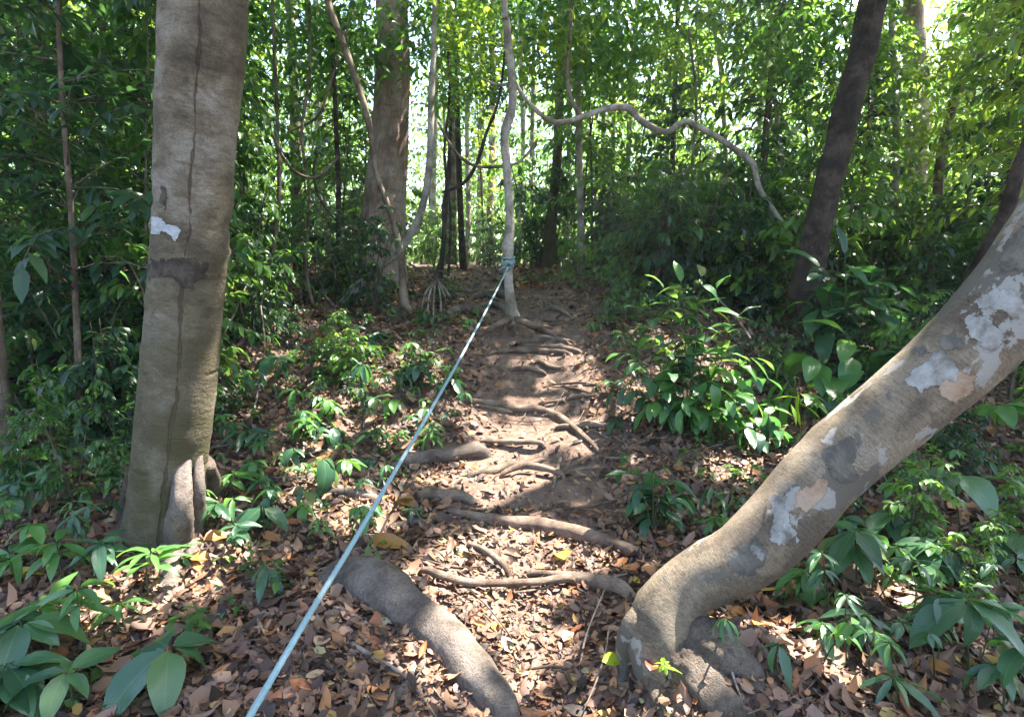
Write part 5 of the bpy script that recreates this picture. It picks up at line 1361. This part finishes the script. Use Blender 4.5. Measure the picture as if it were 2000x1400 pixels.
while cnt_l < 300:
    px, py = lr.uniform(-40, 2040), lr.uniform(1000, 1420) if lr.random() < .85 else lr.uniform(860, 1000)
    g = on_ground(px, py)
    if g.y > 4.2: continue
    if abs(g.x - float(trail_x(g.y))) < .35 and lr.random() < .35: continue
    lay_leaf(ground, g.x, g.y, lr.uniform(.055, .12), lr.choice(FL), tilt=.3); cnt_l += 1
foot_bvh = [bvh_of(c) for c in tree_l.children if c.name.split('.')[0] in ('root', 'trunk')]
def on_foot(px, py):
    g = on_ground(px, py); best = (g - CAM).length
    for b_ in foot_bvh:
        h = b_.ray_cast(CAM, ray(px, py).normalized())
        if h[0] is not None and h[3] < best: best = h[3]; g = h[0].copy()
    return g
def special(px, py, Lpx, mat, label, w=.46, az=None, **k):
    g = on_foot(px, py); L = Lpx * depth_of(g) / FX
    me = leaf_mesh('fallen_leaf', M[mat], 6, 4, w, fold=.3, droop=.5)
    n = Vector((lr.uniform(-.25, .25), -.45, 1)); a = az if az is not None else lr.uniform(0, 6.28)
    d = Vector((math.cos(a), math.sin(a), .1))
    o = bpy.data.objects.new('fallen_leaf', me); o.matrix_basis = Matrix.Translation(g + UP * (.03 + .1 * L) - d * L * .5) @ frame(d, n).to_4x4() @ Matrix.Diagonal((L, L, L, 1))
    link(o); tag(o, label, 'fallen leaf', 'fallen leaves')
special(1200, 1304, 52, 'fall_lime', 'lime yellow fallen leaf at the foot of the leaning trunk', .55, .2)
special(1274, 1312, 48, 'fall_red', 'red fallen leaf beside the tiny bright seedling', .6, 1.2)
special(1095, 1092, 55, 'fall_yellow', 'yellow fallen leaf in the sun patch above the bowed root', .6, 1.8)
special(765, 1074, 100, 'fall_amber', 'large amber fallen leaf beside the rope', .36, -.1)
special(1214, 1118, 38, 'fall_yellow', 'narrow yellow fallen leaf just left of the leaning trunk', .4, 1.9)
special(1236, 1143, 36, 'fall_yellow', 'pale yellow fallen leaf touching the leaning trunk base', .42, 2.2)
special(60, 1130, 70, 'fall_yellow', 'yellow fallen leaf at the left edge', .3, .3)
special(238, 1195, 60, 'fall_yellow', 'yellowish curled fallen leaf in the left sun patch', .4, 1.2)
special(430, 1058, 60, 'fall_orange', 'orange standing fallen leaf right of the sunlit root', .5, .8)
special(400, 1100, 60, 'fall_orange', 'bright orange fallen leaf below the sunlit root', .4, .2)
special(1620, 1290, 85, 'fall_tan', 'large tan fallen leaf in sun under the leaning trunk', .42, -.5)
special(1450, 1210, 55, 'fall_orange', 'orange fallen leaf lit behind the crook of the trunk', .45, .3)
special(1845, 1325, 75, 'fall_orange', 'orange fallen leaf near the bottom right corner', .36, -.8)
special(1870, 1000, 60, 'fall_orange', 'rust orange fallen leaf in shade at right', .45, .4)
special(795, 990, 60, 'fall_amber', 'golden brown fallen leaf under the rope by the dark stub', .5, -.6)
special(1130, 715, 22, 'fall_orange', 'orange fallen leaf up on the trail below the stair of roots', .6, 1.5)
special(632, 1262, 52, 'fall_tan', 'round tan fallen leaf right of the rope', .6, 1.4)
special(1110, 1250, 60, 'fall_tan', 'brown upright fallen leaf on the soil bank', .4, 1.2)

def litter():
    out = {'dead0': [], 'dead1': [], 'dead2': []}
    n = 170000
    y = 1.2 + 13.5 * rng.random(n) ** 1.35
    x = rng.uniform(-1, 1, n) * (y * .9 + .5)
    d = np.abs(x - trail_x(y))
    dens = np.clip(.42 + .75 * np.clip((d - .15) / .7, 0, 1), 0, 1)
    patchy = .5 + .5 * np.sin(x * 5 + 2 * np.sin(y * 3)) * np.sin(y * 4.3 + 1.5 * np.sin(x * 2.2))
    dens = np.where(d < .5, dens * (.30 + .7 * patchy), dens * (.70 + .35 * patchy))
    dens = np.where((d < .45) & (y > 3.5) & (y < 9), dens * .5, dens)
    dens = np.where((d < .5) & (y <= 3.7), np.maximum(dens, .55 + .35 * patchy), dens)
    dens = np.where((y < 3.4) & (d < 1.1) & (d > .45), np.minimum(1, dens * 1.25), dens)
    dens = dens * (1 - .8 * np.exp(-((x - .74) / .26) ** 2 - ((y - 2.05) / .3) ** 2))
    keep = rng.random(n) < dens
    x, y = x[keep], y[keep]; n = len(x)
    z = G(x, y) + rng.uniform(.002, .03, n)
    e = .04
    nx = (G(x - e, y) - G(x + e, y)) / (2 * e); ny = (G(x, y - e) - G(x, y + e)) / (2 * e)
    nn = np.stack([nx, ny, np.ones(n)], 1) + rng.normal(size=(n, 3)) * np.array([.34, .34, 0])
    nn[rng.random(n) < .3] *= -1
    a = rng.uniform(0, 2 * math.pi, n); dd = np.stack([np.cos(a), np.sin(a), np.zeros(n)], 1)
    nu = nn / np.linalg.norm(nn, axis=1)[:, None]
    dd = dd - nu * (dd * nu).sum(1)[:, None]
    L = np.clip(rng.lognormal(math.log(.050), .48, n), .014, .13) * np.clip(.9 + .03 * y, .9, 1.35)
    dtr = np.abs(x - trail_x(y)); L = L * (1 - .3 * np.exp(-(dtr / .5) ** 2))
    p = np.stack([x, y, z + L * .05], 1) - dd / np.linalg.norm(dd, axis=1)[:, None] * L[:, None] * .5
    r = rng.random(n)
    kinds = rng.integers(3, size=n)
    first = None
    for i, kd in enumerate(('dead0', 'dead1', 'dead2')):
        w = kinds == i
        me = cloud_mesh('leaf_litter', p[w], dd[w], nn[w], L[w], kd, M['litter'], r[w], rng.uniform(.6, 1.45, w.sum()))
        o = link(bpy.data.objects.new('leaf_litter', me), ground); o['kind'] = 'stuff'
litter()
def tell_apart():
    by = {}
    for o in bpy.data.objects:
        if o.parent is None and 'label' in o and 'category' in o: by.setdefault(o['label'], []).append(o)
    for lab, os_ in by.items():
        if not 2 <= len(os_) <= 13: continue
        os_.sort(key=lambda o: px_of(o.location)[0])
        k = len(os_)
        words = {2: ['leftmost', 'rightmost'], 3: ['leftmost', 'middle', 'rightmost']}.get(k) or \
            ['leftmost'] + [w + ' leftmost' for w in ('second', 'third', 'fourth', 'fifth', 'sixth', 'seventh', 'eighth', 'ninth', 'tenth', 'eleventh', 'twelfth')][:k - 2] + ['rightmost']
        for o, w in zip(os_, words): o['label'] = w + ' ' + lab
tell_apart()
print('objects', len(bpy.data.objects), 'tris', sum(len(m.polygons) for m in bpy.data.meshes))
